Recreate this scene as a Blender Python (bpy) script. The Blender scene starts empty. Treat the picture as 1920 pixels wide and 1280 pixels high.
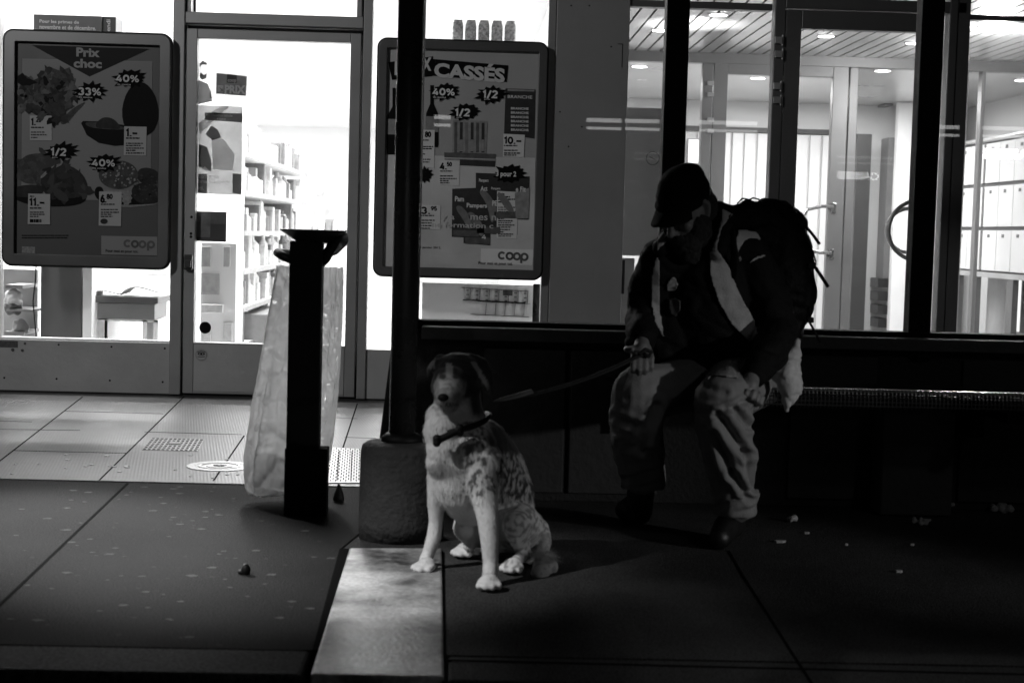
import bpy, bmesh, math, random
from mathutils import Vector, Matrix, noise
from mathutils.bvhtree import BVHTree
random.seed(7)
R = math.radians
scn = bpy.context.scene
C = scn.collection
# ------------------------------------------------------------------ camera
F = 3000.0
CAM = Vector((0, 0, 1.0))
RM = Matrix.Rotation(-math.atan(90/F), 3, 'Z') @ Matrix.Rotation(R(90) - math.atan(205/F), 3, 'X') @ Matrix.Rotation(R(1.55), 3, 'Z')
RI = RM.inverted()
cd = bpy.data.cameras.new('camera'); cam = bpy.data.objects.new('camera', cd); C.objects.link(cam)
cam.matrix_world = Matrix.Translation(CAM) @ RM.to_4x4()
cd.sensor_width = 36; cd.lens = F/1920*36; cd.clip_start = .05; cd.clip_end = 500
cd.dof.use_dof = True; cd.dof.focus_distance = 8.0; cd.dof.aperture_fstop = 5.0
scn.camera = cam
# ------------------------------------------------------------------ world (night sky) and light
w = bpy.data.worlds.new('World'); scn.world = w; w.use_nodes = True
bg = w.node_tree.nodes['Background']; bg.inputs[0].default_value = (.5, .5, .5, 1); bg.inputs[1].default_value = .004
scn.view_settings.view_transform = 'Standard'; scn.view_settings.look = 'None'
scn.view_settings.exposure = 0; scn.view_settings.gamma = 1
scn.cycles.transparent_max_bounces = 32; scn.cycles.max_bounces = 10
scn.cycles.sample_clamp_indirect = 6

def lamp(kind, name, loc, power, target=None, size=.3, size_y=None, spot=None, blend=.6):
    l = bpy.data.lights.new(name, kind); o = bpy.data.objects.new(name, l); C.objects.link(o)
    o.location = loc; l.energy = power
    if kind == 'AREA':
        l.size = size
        if size_y: l.shape = 'RECTANGLE'; l.size_y = size_y
    else: l.shadow_soft_size = size
    if kind == 'SPOT': l.spot_size = R(spot); l.spot_blend = blend
    if target is not None:
        o.rotation_euler = (Vector(target) - Vector(loc)).to_track_quat('-Z', 'Y').to_euler()
    return o
# street lamp on the left, then unseen spots for dog, paving and legs
lamp('SPOT', 'unseen_street_spot', (-5.2, 1.6, 4.6), 720, (-1.4, 9.8, 1.3), .22, spot=58, blend=.9)
lamp('SPOT', 'unseen_street_spot', (-3.9, 1.9, 4.2), 1350, (-.55, 4.42, .2), .1, spot=14, blend=.9)  # unseen narrow spot aimed at the dog, lights its left side
lamp('SPOT', 'unseen_street_spot', (4.6, -1.2, 4.4), 52, (2.2, 4.6, .3), .2, spot=50, blend=.8)  # unseen weak spot added to lift the paving on the right
lamp('SPOT', 'unseen_street_spot', (5.8, 1.3, 1.45), 400, (.98, 5.0, .35), .1, spot=16, blend=.9)  # unseen low spot added to light the near trouser leg
lamp('SPOT', 'added_entrance_spot', (-.95, 8.3, 2.72), 470, (-1.08, 6.35, .1), .12, spot=44, blend=.9)  # unseen spot added over the entrance for bright tiles and bag
lamp('SPOT', 'added_entrance_spot', (-3.1, 8.2, 2.72), 1900, (-1.55, 5.72, .5), .1, spot=19, blend=.9)  # second unseen spot, added to make the bin bag glow
for x in (-4.6, -2.9, -1.2):
    for y in (10.4, 12.6, 15.2, 18.5, 22.5, 27.5):
        lamp('AREA', 'shop_ceiling_light', (x, y, 2.84), 105, (x, y, 0), 1.2, .5)

# ------------------------------------------------------------------ pixel <-> world helpers (for reading places off the photograph)
def at(px, py, Y):
    d = RM @ Vector(((px-960)/F, -(py-640)/F, -1))
    return CAM + d*(Y/d.y)
def gnd(px, py, z=0.0):
    d = RM @ Vector(((px-960)/F, -(py-640)/F, -1))
    return CAM + d*((z-1.0)/d.z)
def proj(p):
    q = RI @ (p - CAM)
    return 960 + F*q.x/-q.z, 640 - F*q.y/-q.z
def rect(x0, y0, x1, y1, Y):
    xm, ym = (x0+x1)/2, (y0+y1)/2
    return at(x0, ym, Y).x, at(x1, ym, Y).x, at(xm, y1, Y).z, at(xm, y0, Y).z   # x0,x1,z0,z1

# ------------------------------------------------------------------ materials
MT = {}
def mat(name, v, rough=.6, metal=0, var=.12, scale=6, bump=0, bscale=60, emit=0, spec=.5, sheen=0, attr=None, trans=0, coat=0):
    if name in MT: return MT[name]
    m = bpy.data.materials.new(name); m.use_nodes = True
    nt = m.node_tree; n = nt.nodes; l = nt.links; b = n['Principled BSDF']
    tc = n.new('ShaderNodeTexCoord')
    b.inputs['Roughness'].default_value = rough; b.inputs['Metallic'].default_value = metal
    b.inputs['Specular IOR Level'].default_value = spec
    if sheen: b.inputs['Sheen Weight'].default_value = sheen
    if coat: b.inputs['Coat Weight'].default_value = coat; b.inputs['Coat Roughness'].default_value = .05
    if trans: b.inputs['Transmission Weight'].default_value = trans
    if attr:
        a = n.new('ShaderNodeAttribute'); a.attribute_name = attr; src = a.outputs['Color']
        mx = n.new('ShaderNodeMix'); mx.data_type = 'RGBA'; mx.blend_type = 'MULTIPLY'; mx.inputs[0].default_value = 1
        l.new(src, mx.inputs[6])
        tgt = mx.inputs[7]; out = mx.outputs[2]; base = 1.0
    else:
        tgt = None; base = v
    if var:
        nz = n.new('ShaderNodeTexNoise'); nz.inputs['Scale'].default_value = scale; nz.inputs['Detail'].default_value = 6
        nz.inputs['Roughness'].default_value = .62
        l.new(tc.outputs['Object'], nz.inputs['Vector'])
        r = n.new('ShaderNodeMapRange'); l.new(nz.outputs[0], r.inputs[0])
        r.inputs[1].default_value = .25; r.inputs[2].default_value = .75
        r.inputs[3].default_value = base*(1-var); r.inputs[4].default_value = base*(1+var)
        cc = n.new('ShaderNodeCombineColor')
        for i in range(3): l.new(r.outputs[0], cc.inputs[i])
        if tgt: l.new(cc.outputs[0], tgt); l.new(out, b.inputs['Base Color'])
        else: l.new(cc.outputs[0], b.inputs['Base Color'])
        rr = n.new('ShaderNodeMapRange'); l.new(nz.outputs[0], rr.inputs[0])
        rr.inputs[3].default_value = max(0.02, rough-.1); rr.inputs[4].default_value = min(1, rough+.12)
        l.new(rr.outputs[0], b.inputs['Roughness'])
    else:
        if tgt: tgt.default_value = (1, 1, 1, 1); l.new(out, b.inputs['Base Color'])
        else: b.inputs['Base Color'].default_value = (v, v, v, 1)
    if bump:
        nb = n.new('ShaderNodeTexNoise'); nb.inputs['Scale'].default_value = bscale; nb.inputs['Detail'].default_value = 5
        l.new(tc.outputs['Object'], nb.inputs['Vector'])
        bp = n.new('ShaderNodeBump'); bp.inputs['Strength'].default_value = bump; bp.inputs['Distance'].default_value = .01
        l.new(nb.outputs[0], bp.inputs['Height']); l.new(bp.outputs[0], b.inputs['Normal'])
    if emit:
        b.inputs['Emission Color'].default_value = (1, 1, 1, 1); b.inputs['Emission Strength'].default_value = emit
    MT[name] = m
    return m
def emis(name, s):
    if name in MT: return MT[name]
    m = bpy.data.materials.new(name); m.use_nodes = True; nt = m.node_tree; nt.nodes.clear()
    e = nt.nodes.new('ShaderNodeEmission'); e.inputs[1].default_value = s
    o = nt.nodes.new('ShaderNodeOutputMaterial'); nt.links.new(e.outputs[0], o.inputs[0]); MT[name] = m
    return m
def glassmat(name, refl=.05, dirt=.02, grazing=.8):
    m = bpy.data.materials.new(name); m.use_nodes = True; nt = m.node_tree; n = nt.nodes; l = nt.links; n.clear()
    out = n.new('ShaderNodeOutputMaterial'); tr = n.new('ShaderNodeBsdfTransparent'); gl = n.new('ShaderNodeBsdfGlossy')
    gl.inputs['Roughness'].default_value = .0; tr.inputs[0].default_value = (.97, .97, .97, 1)
    lw = n.new('ShaderNodeLayerWeight'); lw.inputs[0].default_value = .5
    p = n.new('ShaderNodeMath'); p.operation = 'POWER'; p.inputs[1].default_value = 5
    l.new(lw.outputs['Facing'], p.inputs[0])
    ma = n.new('ShaderNodeMath'); ma.operation = 'MULTIPLY_ADD'; ma.inputs[1].default_value = grazing; ma.inputs[2].default_value = refl
    l.new(p.outputs[0], ma.inputs[0])
    mx = n.new('ShaderNodeMixShader'); l.new(ma.outputs[0], mx.inputs[0]); l.new(tr.outputs[0], mx.inputs[1]); l.new(gl.outputs[0], mx.inputs[2])
    df = n.new('ShaderNodeBsdfDiffuse'); df.inputs[0].default_value = (.7, .7, .7, 1)
    tc = n.new('ShaderNodeTexCoord'); nz = n.new('ShaderNodeTexNoise'); nz.inputs['Scale'].default_value = 2.5; nz.inputs['Detail'].default_value = 8
    mp = n.new('ShaderNodeMapping'); mp.inputs['Scale'].default_value = (1, 1, .3); l.new(tc.outputs['Object'], mp.inputs[0]); l.new(mp.outputs[0], nz.inputs[0])
    r = n.new('ShaderNodeMapRange'); r.inputs[1].default_value = .45; r.inputs[2].default_value = .8; r.inputs[4].default_value = dirt; l.new(nz.outputs[0], r.inputs[0])
    m2 = n.new('ShaderNodeMixShader'); l.new(r.outputs[0], m2.inputs[0]); l.new(mx.outputs[0], m2.inputs[1]); l.new(df.outputs[0], m2.inputs[2])
    l.new(m2.outputs[0], out.inputs[0]); MT[name] = m
    return m

# ------------------------------------------------------------------ mesh helpers
WT = {}
def tag(o, label=None, cat=None, group=None, kind=None):
    if label: o['label'] = label
    if cat: o['category'] = cat
    if group: o['group'] = group
    if kind: o['kind'] = kind
    return o
def link(o, parent=None):
    C.objects.link(o)
    WT[o.name] = Vector((0, 0, 0))
    if parent is not None:
        o.parent = parent; o.location = -WT[parent.name]
    return o
def thing(name, loc, label, cat, group=None):
    o = bpy.data.objects.new(name, None); C.objects.link(o); o.empty_display_size = .1
    o.location = loc; WT[o.name] = Vector(loc)
    return tag(o, label, cat, group)
class MB:
    def __init__(s): s.bm = bmesh.new(); s.mi = 0
    def m(s, i): s.mi = i; return s
    def face(s, vs):
        try:
            f = s.bm.faces.new(vs); f.material_index = s.mi; return f
        except ValueError: return None
    def quad(s, pts): return s.face([s.bm.verts.new(p) for p in pts])
    def box(s, x0, x1, y0, y1, z0, z1):
        v = [s.bm.verts.new((x, y, z)) for x in (x0, x1) for y in (y0, y1) for z in (z0, z1)]
        for f in ((0,1,3,2),(4,6,7,5),(0,4,5,1),(2,3,7,6),(0,2,6,4),(1,5,7,3)): s.face([v[i] for i in f])
        return s
    def prism(s, pts, y0, y1):                                  # pts: (x,z) outline
        a = [s.bm.verts.new((p[0], y0, p[1])) for p in pts]; b = [s.bm.verts.new((p[0], y1, p[1])) for p in pts]
        s.face(a); s.face(b[::-1]); n = len(pts)
        for i in range(n): s.face([a[i], b[i], b[(i+1) % n], a[(i+1) % n]])
        return s
    def slab(s, pts, z0, z1):                                   # pts: (x,y) outline
        a = [s.bm.verts.new((p[0], p[1], z0)) for p in pts]; b = [s.bm.verts.new((p[0], p[1], z1)) for p in pts]
        s.face(a[::-1]); s.face(b); n = len(pts)
        for i in range(n): s.face([a[i], a[(i+1) % n], b[(i+1) % n], b[i]])
        return s
    def tube(s, pts, r, seg=12, rs=None, close=False, flat=1.0):
        pts = [Vector(p) for p in pts]; n = len(pts); rings = []; up = None
        for i, p in enumerate(pts):
            if close: d = pts[(i+1) % n] - pts[i-1]
            else: d = pts[min(i+1, n-1)] - pts[max(i-1, 0)]
            d.normalize()
            if up is None: up = d.orthogonal().normalized()
            up = (up - d*up.dot(d)).normalized(); sd = d.cross(up)
            rr = rs[i] if rs else r
            rings.append([s.bm.verts.new(p + (up*math.cos(a) + sd*math.sin(a)*flat)*rr) for a in [2*math.pi*k/seg for k in range(seg)]])
        for i in range(n if close else n-1):
            A, B = rings[i], rings[(i+1) % n]
            for k in range(seg): s.face([A[k], A[(k+1) % seg], B[(k+1) % seg], B[k]])
        if not close: s.face(rings[0][::-1]); s.face(rings[-1])
        return s
    def lathe(s, c, prof, seg=32, axis=Vector((0,0,1))):        # prof: (r, h)
        c = Vector(c); u = axis.orthogonal().normalized(); v = axis.cross(u); rings = []
        for r, h in prof:
            rings.append([s.bm.verts.new(c + axis*h + (u*math.cos(a)+v*math.sin(a))*max(r, 1e-4)) for a in [2*math.pi*k/seg for k in range(seg)]])
        for A, B in zip(rings, rings[1:]):
            for k in range(seg): s.face([A[k], A[(k+1) % seg], B[(k+1) % seg], B[k]])
        s.face(rings[0][::-1]); s.face(rings[-1])
        return s
    def ball(s, c, r, rot=None, seg=16):
        if not hasattr(r, '__len__'): r = (r, r, r)
        M = Matrix.Translation(Vector(c)) @ (rot.to_4x4() if rot else Matrix.Identity(4)) @ Matrix.Diagonal((*r, 1))
        n0 = len(s.bm.faces)
        bmesh.ops.create_uvsphere(s.bm, u_segments=seg, v_segments=max(6, seg//2), radius=1, matrix=M)
        s.bm.faces.ensure_lookup_table()
        for f in s.bm.faces[n0:]: f.material_index = s.mi
        return s
    def cone(s, a, ra, b, rb, seg=16):
        s.ball(a, ra, seg=seg); s.ball(b, rb, seg=seg); s.tube([a, b], ra, seg, [ra, rb]); return s
    def chain(s, pts):                                          # (vec, r) list
        for (a, ra), (b, rb) in zip(pts, pts[1:]): s.cone(a, ra, b, rb)
        return s
    def build(s, name, mats, parent=None, smooth=False, bevel=0, solid=0, merge=False):
        if merge: bmesh.ops.remove_doubles(s.bm, verts=s.bm.verts, dist=1e-4)
        bmesh.ops.recalc_face_normals(s.bm, faces=s.bm.faces)
        me = bpy.data.meshes.new(name); s.bm.to_mesh(me); s.bm.free()
        for x in (mats if isinstance(mats, (list, tuple)) else [mats]): me.materials.append(x)
        if smooth:
            for p in me.polygons: p.use_smooth = True
        o = bpy.data.objects.new(name, me); link(o, parent)
        if solid:
            m = o.modifiers.new('s', 'SOLIDIFY'); m.thickness = solid; m.offset = 0
        if bevel:
            m = o.modifiers.new('b', 'BEVEL'); m.width = bevel; m.segments = 2; m.limit_method = 'ANGLE'; m.angle_limit = R(40)
            m.harden_normals = False
        return o
def vox(mb, name, mats, size, parent=None, smooth=4, fn=None):
    """one continuous skin over all the pieces"""
    me = bpy.data.meshes.new('t'); bmesh.ops.recalc_face_normals(mb.bm, faces=mb.bm.faces); mb.bm.to_mesh(me); mb.bm.free()
    t = bpy.data.objects.new('t', me); C.objects.link(t)
    r = t.modifiers.new('r', 'REMESH'); r.mode = 'VOXEL'; r.voxel_size = size
    k = t.modifiers.new('k', 'SMOOTH'); k.iterations = smooth; k.factor = .5
    dg = bpy.context.evaluated_depsgraph_get(); dg.update()
    m2 = bpy.data.meshes.new_from_object(t.evaluated_get(dg)); bpy.data.objects.remove(t)
    m2.name = name; m2.materials.clear()
    for x in (mats if isinstance(mats, (list, tuple)) else [mats]): m2.materials.append(x)
    if fn:
        ns = [v.normal.copy() for v in m2.vertices]
        for v, nn in zip(m2.vertices, ns): v.co += nn*fn(v.co, nn)
    for p in m2.polygons: p.use_smooth = True; p.material_index = 0
    o = bpy.data.objects.new(name, m2); link(o, parent)
    return o
def paint(o, fn):
    me = o.data; a = me.color_attributes.new('Col', 'FLOAT_COLOR', 'POINT')
    for i, v in enumerate(me.vertices):
        g = fn(v.co, v.normal); a.data[i].color = (g, g, g, 1)
def inpoly(x, y, P):
    c = False; n = len(P); j = n-1
    for i in range(n):
        if (P[i][1] > y) != (P[j][1] > y) and x < (P[j][0]-P[i][0])*(y-P[i][1])/(P[j][1]-P[i][1])+P[i][0]: c = not c
        j = i
    return c
def patch(target, P, name, m, parent, off=.006, step=3.0, thick=.004, wr=.003):
    """a piece of cloth that lies on the surface of target"""
    if isinstance(target, list): bvs = [BVHTree.FromPolygons([v.co for v in t.data.vertices], [p.vertices for p in t.data.polygons]) for t in target]
    else: bvs = [BVHTree.FromPolygons([v.co for v in target.data.vertices], [p.vertices for p in target.data.polygons])]
    x0 = min(p[0] for p in P); x1 = max(p[0] for p in P); y0 = min(p[1] for p in P); y1 = max(p[1] for p in P)
    mb = MB(); G = {}
    nx = int((x1-x0)/step)+2; ny = int((y1-y0)/step)+2
    for i in range(nx):
        for j in range(ny):
            x = x0+i*step; y = y0+j*step
            if not inpoly(x, y, P): continue
            d = RM @ Vector(((x-960)/F, -(y-640)/F, -1)); d.normalize()
            best = None
            for b in bvs:
                h = b.ray_cast(CAM, d)
                if h[0] is not None and (best is None or h[3] < best[3]): best = h
            if best is None: continue
            p = best[0] - d*(off + wr*noise.noise(Vector((x, y, 0))*.06))
            G[i, j] = mb.bm.verts.new(p)
    for (i, j) in list(G):
        q = [(i, j), (i+1, j), (i+1, j+1), (i, j+1)]
        if all(k in G for k in q): mb.face([G[k] for k in q])
    for _ in range(4): bmesh.ops.smooth_vert(mb.bm, verts=mb.bm.verts, factor=.5, use_axis_x=True, use_axis_y=True, use_axis_z=True)
    return mb.build(name, m, parent, smooth=True, solid=thick)
def textmesh(s, bold=.02, mirror=False):
    cu = bpy.data.curves.new('t', 'FONT'); cu.body = s; cu.offset = bold; cu.resolution_u = 3
    o = bpy.data.objects.new('t', cu); C.objects.link(o)
    dg = bpy.context.evaluated_depsgraph_get(); dg.update()
    me = bpy.data.meshes.new_from_object(o.evaluated_get(dg)); bpy.data.objects.remove(o)
    return me
def _arc(cx, cy, rx, ry, a0, a1, n=14): return [(cx+rx*math.cos(R(a0+(a1-a0)*i/n)), cy+ry*math.sin(R(a0+(a1-a0)*i/n))) for i in range(n+1)]
NUM = {  # numerals drawn as broad pen strokes: (width, strokes)
 '0': (.66, [_arc(.33, .5, .25, .42, 90, 449)+['c']]), '1': (.42, [[(.05, .72), (.27, .92), (.27, .0)]]),
 '2': (.64, [_arc(.32, .69, .24, .23, 165, -20)+[(.08, .08), (.6, .08)]]), '3': (.64, [_arc(.3, .71, .21, .21, 155, -75), _arc(.3, .29, .24, .22, 82, -155)]),
 '4': (.68, [[(.62, .27), (.09, .27), (.42, .94)], [(.47, .58), (.47, .0)]]), '5': (.64, [[(.55, .92), (.16, .92), (.12, .52)]+_arc(.31, .32, .25, .25, 120, -150)]),
 '6': (.66, [_arc(.33, .31, .25, .24, 90, 449)+['c'], [(.5, .94), (.3, .8), (.1, .45)]]), '8': (.66, [_arc(.33, .72, .2, .2, 90, 449)+['c'], _arc(.33, .27, .25, .22, 90, 449)+['c']]),
 '9': (.66, [_arc(.33, .68, .25, .24, 90, 449)+['c'], [(.16, .06), (.36, .2), (.56, .55)]]), '.': (.26, [[(.13, .0), (.13, .16)]]), '–': (.7, [[(.04, .42), (.66, .42)]]),
 '/': (.5, [[(.06, -.05), (.44, 1.0)]]), '%': (.95, [_arc(.22, .72, .14, .18, 90, 449)+['c'], _arc(.72, .26, .14, .18, 90, 449)+['c'], [(.2, .0), (.74, .98)]])}
def numtext(mb, s, box, Y, th=.16):
    W = sum(NUM[c][0]+.06 for c in s)-.06; x0, x1, z0, z1 = rect(*box, Y); sx = (x1-x0)/W; sz = z1-z0; X = 0; lay = 0
    for ch in s:
        w_, st = NUM[ch]
        for P in st:
            lay += 1; close = P[-1] == 'c'; P = [Vector(((X+p[0])*sx+x0, p[1]*sz+z0)) for p in P if p != 'c']
            if close: P = P[:-1]
            h = th*sz/2*(.75 if ch == '%' else 1); n_ = len(P); Lr = []
            for i, p in enumerate(P):
                a_ = P[i-1] if (i or close) else p; b_ = P[(i+1) % n_] if (i < n_-1 or close) else p
                d1 = (p-a_).normalized() if (p-a_).length > 1e-7 else (b_-p).normalized(); d2 = (b_-p).normalized() if (b_-p).length > 1e-7 else d1
                nn_ = Vector((-(d1+d2).y, (d1+d2).x)).normalized(); k = h/max(.55, nn_.dot(Vector((-d1.y, d1.x)))); Lr.append((p+nn_*k, p-nn_*k))
            v = [[mb.bm.verts.new((q.x, Y-.00008*lay, q.y)) for q in pr_] for pr_ in Lr]
            for i in range(n_ if close else n_-1): j = (i+1) % n_; mb.face([v[i][0], v[j][0], v[j][1], v[i][1]])
        X += w_+.06
def addtext(mb, s, box, Y, bold=.02, mi=0, shear=0.0):
    if s and all(c in NUM for c in s): mb.mi = mi; return numtext(mb, s, box, Y, .25 if len(s) < 4 or '.' in s else .19)
    """write s so that it fills the given rectangle of the plane at depth Y"""
    me = textmesh(s, bold)
    if not me.vertices: return
    xs = [v.co.x for v in me.vertices]; ys = [v.co.y for v in me.vertices]
    a0, a1, b0, b1 = min(xs), max(xs), min(ys), max(ys)
    x0, x1, z0, z1 = rect(*box, Y)
    vs = []
    for v in me.vertices:
        u = (v.co.x-a0)/max(a1-a0, 1e-6); t = (v.co.y-b0)/max(b1-b0, 1e-6)
        vs.append(mb.bm.verts.new((x0+u*(x1-x0), Y, z0+t*(z1-z0) - shear*u*(x1-x0))))
    mb.mi = mi
    for p in me.polygons: mb.face([vs[i] for i in p.vertices])
def pts2(P, Y): return [(at(x, y, Y).x, at(x, y, Y).z) for x, y in P]

# ------------------------------------------------------------------ shared materials
FR = mat('anodised aluminium', .30, .42, .35, .10, 3, .06, 300)
FRL = mat('pale metal panel', .36, .5, .1, .16, 2.2, .15, 30)
FRD = mat('dark lobby metal', .17, .4, .4, .12, 2, .05, 200)
WHITE = mat('white wall paint', .82, .7, 0, .04, 1.5)
BLACK = mat('black painted steel', .0025, .6, 0, .3, 8, .1, 90, spec=.12)
RUB = mat('black rubber', .004, .6, 0, .3, spec=.25)
GL = glassmat('window glass', .009, .012)
GLS = glassmat('shelter glass', .04, .03)
INK = mat('black ink', .006, .7, 0, 0, spec=.04)
CHROME = mat('brushed steel', .55, .25, 1, .05, 10)
YF = 9.3

# ================================================================== GROUND
def sheet(name, pts, z, m, z0=None):
    return MB().slab(pts, z-.02 if z0 is None else z0, z).build(name, m)
tag(MB().slab([(-60, -60), (60, -60), (60, 80), (-60, 80)], -.16, -.14).build('road', mat('road asphalt', .02, .8, 0, .3, 5, .4, 150)), kind='structure')
def groundmat(name, v, rough, var, scale, bump, bs, spots=0, sscale=30, spec=.4, fine=1.0):
    m = bpy.data.materials.new(name); m.use_nodes = True; nt = m.node_tree; n = nt.nodes; l = nt.links; b = n['Principled BSDF']
    b.inputs['Specular IOR Level'].default_value = spec
    tc = n.new('ShaderNodeTexCoord'); a = n.new('ShaderNodeTexNoise'); a.inputs['Scale'].default_value = scale; a.inputs['Detail'].default_value = 8; a.inputs['Roughness'].default_value = .65
    l.new(tc.outputs['Object'], a.inputs[0])
    r = n.new('ShaderNodeMapRange'); r.inputs[1].default_value = .3; r.inputs[2].default_value = .7; r.inputs[3].default_value = v*(1-var); r.inputs[4].default_value = v*(1+var); l.new(a.outputs[0], r.inputs[0])
    g = n.new('ShaderNodeTexNoise'); g.inputs['Scale'].default_value = bs; g.inputs['Detail'].default_value = 3; l.new(tc.outputs['Object'], g.inputs[0])
    gm = n.new('ShaderNodeMapRange'); gm.inputs[1].default_value = .35; gm.inputs[2].default_value = .7; gm.inputs[3].default_value = 1-.55*fine; gm.inputs[4].default_value = 1+.9*fine; l.new(g.outputs[0], gm.inputs[0])
    mu = n.new('ShaderNodeMath'); mu.operation = 'MULTIPLY'; l.new(r.outputs[0], mu.inputs[0]); l.new(gm.outputs[0], mu.inputs[1])
    last = mu
    if spots:
        vo = n.new('ShaderNodeTexVoronoi'); vo.inputs['Scale'].default_value = sscale; vo.inputs['Randomness'].default_value = 1; l.new(tc.outputs['Object'], vo.inputs['Vector'])
        lt = n.new('ShaderNodeMapRange'); lt.inputs[1].default_value = .14; lt.inputs[2].default_value = .1; lt.inputs[3].default_value = 0; lt.inputs[4].default_value = 1; l.new(vo.outputs['Distance'], lt.inputs[0])
        sp = n.new('ShaderNodeSeparateColor'); l.new(vo.outputs['Color'], sp.inputs[0])
        gt = n.new('ShaderNodeMath'); gt.operation = 'GREATER_THAN'; gt.inputs[1].default_value = .72; l.new(sp.outputs[0], gt.inputs[0])
        mm = n.new('ShaderNodeMath'); mm.operation = 'MULTIPLY'; l.new(lt.outputs[0], mm.inputs[0]); l.new(gt.outputs[0], mm.inputs[1])
        ma = n.new('ShaderNodeMath'); ma.operation = 'MULTIPLY_ADD'; ma.inputs[1].default_value = spots; l.new(mm.outputs[0], ma.inputs[0]); l.new(last.outputs[0], ma.inputs[2]); last = ma
    cc = n.new('ShaderNodeCombineColor')
    for i in range(3): l.new(last.outputs[0], cc.inputs[i])
    l.new(cc.outputs[0], b.inputs['Base Color'])
    rr = n.new('ShaderNodeMapRange'); rr.inputs[3].default_value = rough-.12; rr.inputs[4].default_value = rough+.15; l.new(a.outputs[0], rr.inputs[0]); l.new(rr.outputs[0], b.inputs['Roughness'])
    bp = n.new('ShaderNodeBump'); bp.inputs['Strength'].default_value = bump; bp.inputs['Distance'].default_value = .006; l.new(g.outputs[0], bp.inputs['Height']); l.new(bp.outputs[0], b.inputs['Normal'])
    MT[name] = m; return m
ASPH = groundmat('pavement asphalt', .017, .85, .4, 2.2, .7, 190, .02, 16, spec=.07, fine=1.15)
PAVE = groundmat('dark paving slab', .042, .8, .4, 1.6, .6, 200, .0, spec=.1, fine=1.15)
STONE = groundmat('pale kerb stone', .33, .38, .85, 3.0, .25, 90, 0, fine=.35)
STONE.node_tree.nodes['Map Range'].inputs[1].default_value = .4; STONE.node_tree.nodes['Map Range'].inputs[2].default_value = .62
KERB = groundmat('grey kerb stone', .05, .8, .3, 5, .4, 120, 0, spec=.1)
JOINT = mat('joint', .004, .95, 0, 0, spec=.02)
GUM = mat('old gum', .075, .95, 0, .4, 40, spec=.08)
# tiles with fine ribs
TILE = groundmat('ribbed paving tile', .05, .42, .5, 1.3, .15, 120, 0, spec=.42, fine=.4)
nt = TILE.node_tree; n = nt.nodes; l = nt.links
wv = n.new('ShaderNodeTexWave'); wv.inputs['Scale'].default_value = 33; wv.inputs['Distortion'].default_value = .3; wv.bands_direction = 'DIAGONAL'
tc = n.new('ShaderNodeTexCoord'); mp = n.new('ShaderNodeMapping'); mp.inputs['Rotation'].default_value = (0, 0, R(35)); l.new(tc.outputs['Object'], mp.inputs[0]); l.new(mp.outputs[0], wv.inputs[0])
bp = n.new('ShaderNodeBump'); bp.inputs['Strength'].default_value = .14; bp.inputs['Distance'].default_value = .003; l.new(wv.outputs[0], bp.inputs['Height'])
l.new(bp.outputs[0], n['Principled BSDF'].inputs['Normal'])

g0 = gnd(655, 1030); g1 = gnd(592, 1262); g2 = gnd(832, 1280); g3 = gnd(828, 1030)
YK = 3.52; YT = gnd(240, 904).y
tag(MB().slab([(-40, YK+.22), (40, YK+.22), (40, 9.6), (-40, 9.6)], -.14, -.004).build('pavement', PAVE), kind='structure')
# asphalt on the left with gum spots
mb = MB(); mb.slab([(-40, YK+.224), (g1.x-.02, YK+.224), (g0.x-.03, g0.y), (g0.x+.16, YT+.0), (-40, YT)], -.02, 0)
mb.m(1)
a, b = gnd(240, 905, .001), gnd(-60, 1190, .001)
def strip(mb, p, q, wd, z, h=.001):
    d = (q-p); d.z = 0; d.normalize(); s = Vector((-d.y, d.x, 0))*wd/2
    mb.slab([(p+s).to_2d(), (p-s).to_2d(), (q-s).to_2d(), (q+s).to_2d()], z-.001, z+h)
strip(mb, a, b, .011, 0)
mb.m(2)
spots = [(768,468),(880,570),(742,570),(876,430),(690,485),(640,516),(880,545),(935,560),(725,652),(340,392),(560,462),(510,492),(345,594),(70,647),(105,712),(610,822),(910,785),(425,970),(775,930),(820,820),(1060,908),(1135,855),(495,702),(775,1085),(1120,585),(1165,815),(960,715),(285,530),(205,575),(1310,628),(1345,740),(1375,538),(700,900),(220,875),(115,860),(1130,1122),(330,690),(775,590),(700,510),(920,440),(1000,490),(980,435),(395,720),(460,838),(45,1005),(160,1010),(735,1010),(1250,930),(1330,960),(1200,1000),(1420,745),(985,870),(520,820),(95,535),(905,460),(770,440),(620,440),(1100,712),(1010,745)]
spots += [(250+900*random.random(), 440+700*random.random()**1.6) for _ in range(30)]
for (zx, zy) in spots:
    p = gnd(zx*.4375, 720+zy*.4375); s = random.uniform(.003, .0105)
    k = 8; ph = random.random()*6
    if p.y < YK+.3 or p.y > YT-.05: continue
    mb.slab([(p.x+s*(1+.35*math.sin(ph+2*i))*1.6*math.cos(2*math.pi*i/k), p.y+s*(1+.3*math.cos(ph+3*i))*1.3*math.sin(2*math.pi*i/k)) for i in range(k)], -.001, .0005)
tag(mb.build('asphalt_pavement', [ASPH, JOINT, GUM]), kind='structure')
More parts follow.
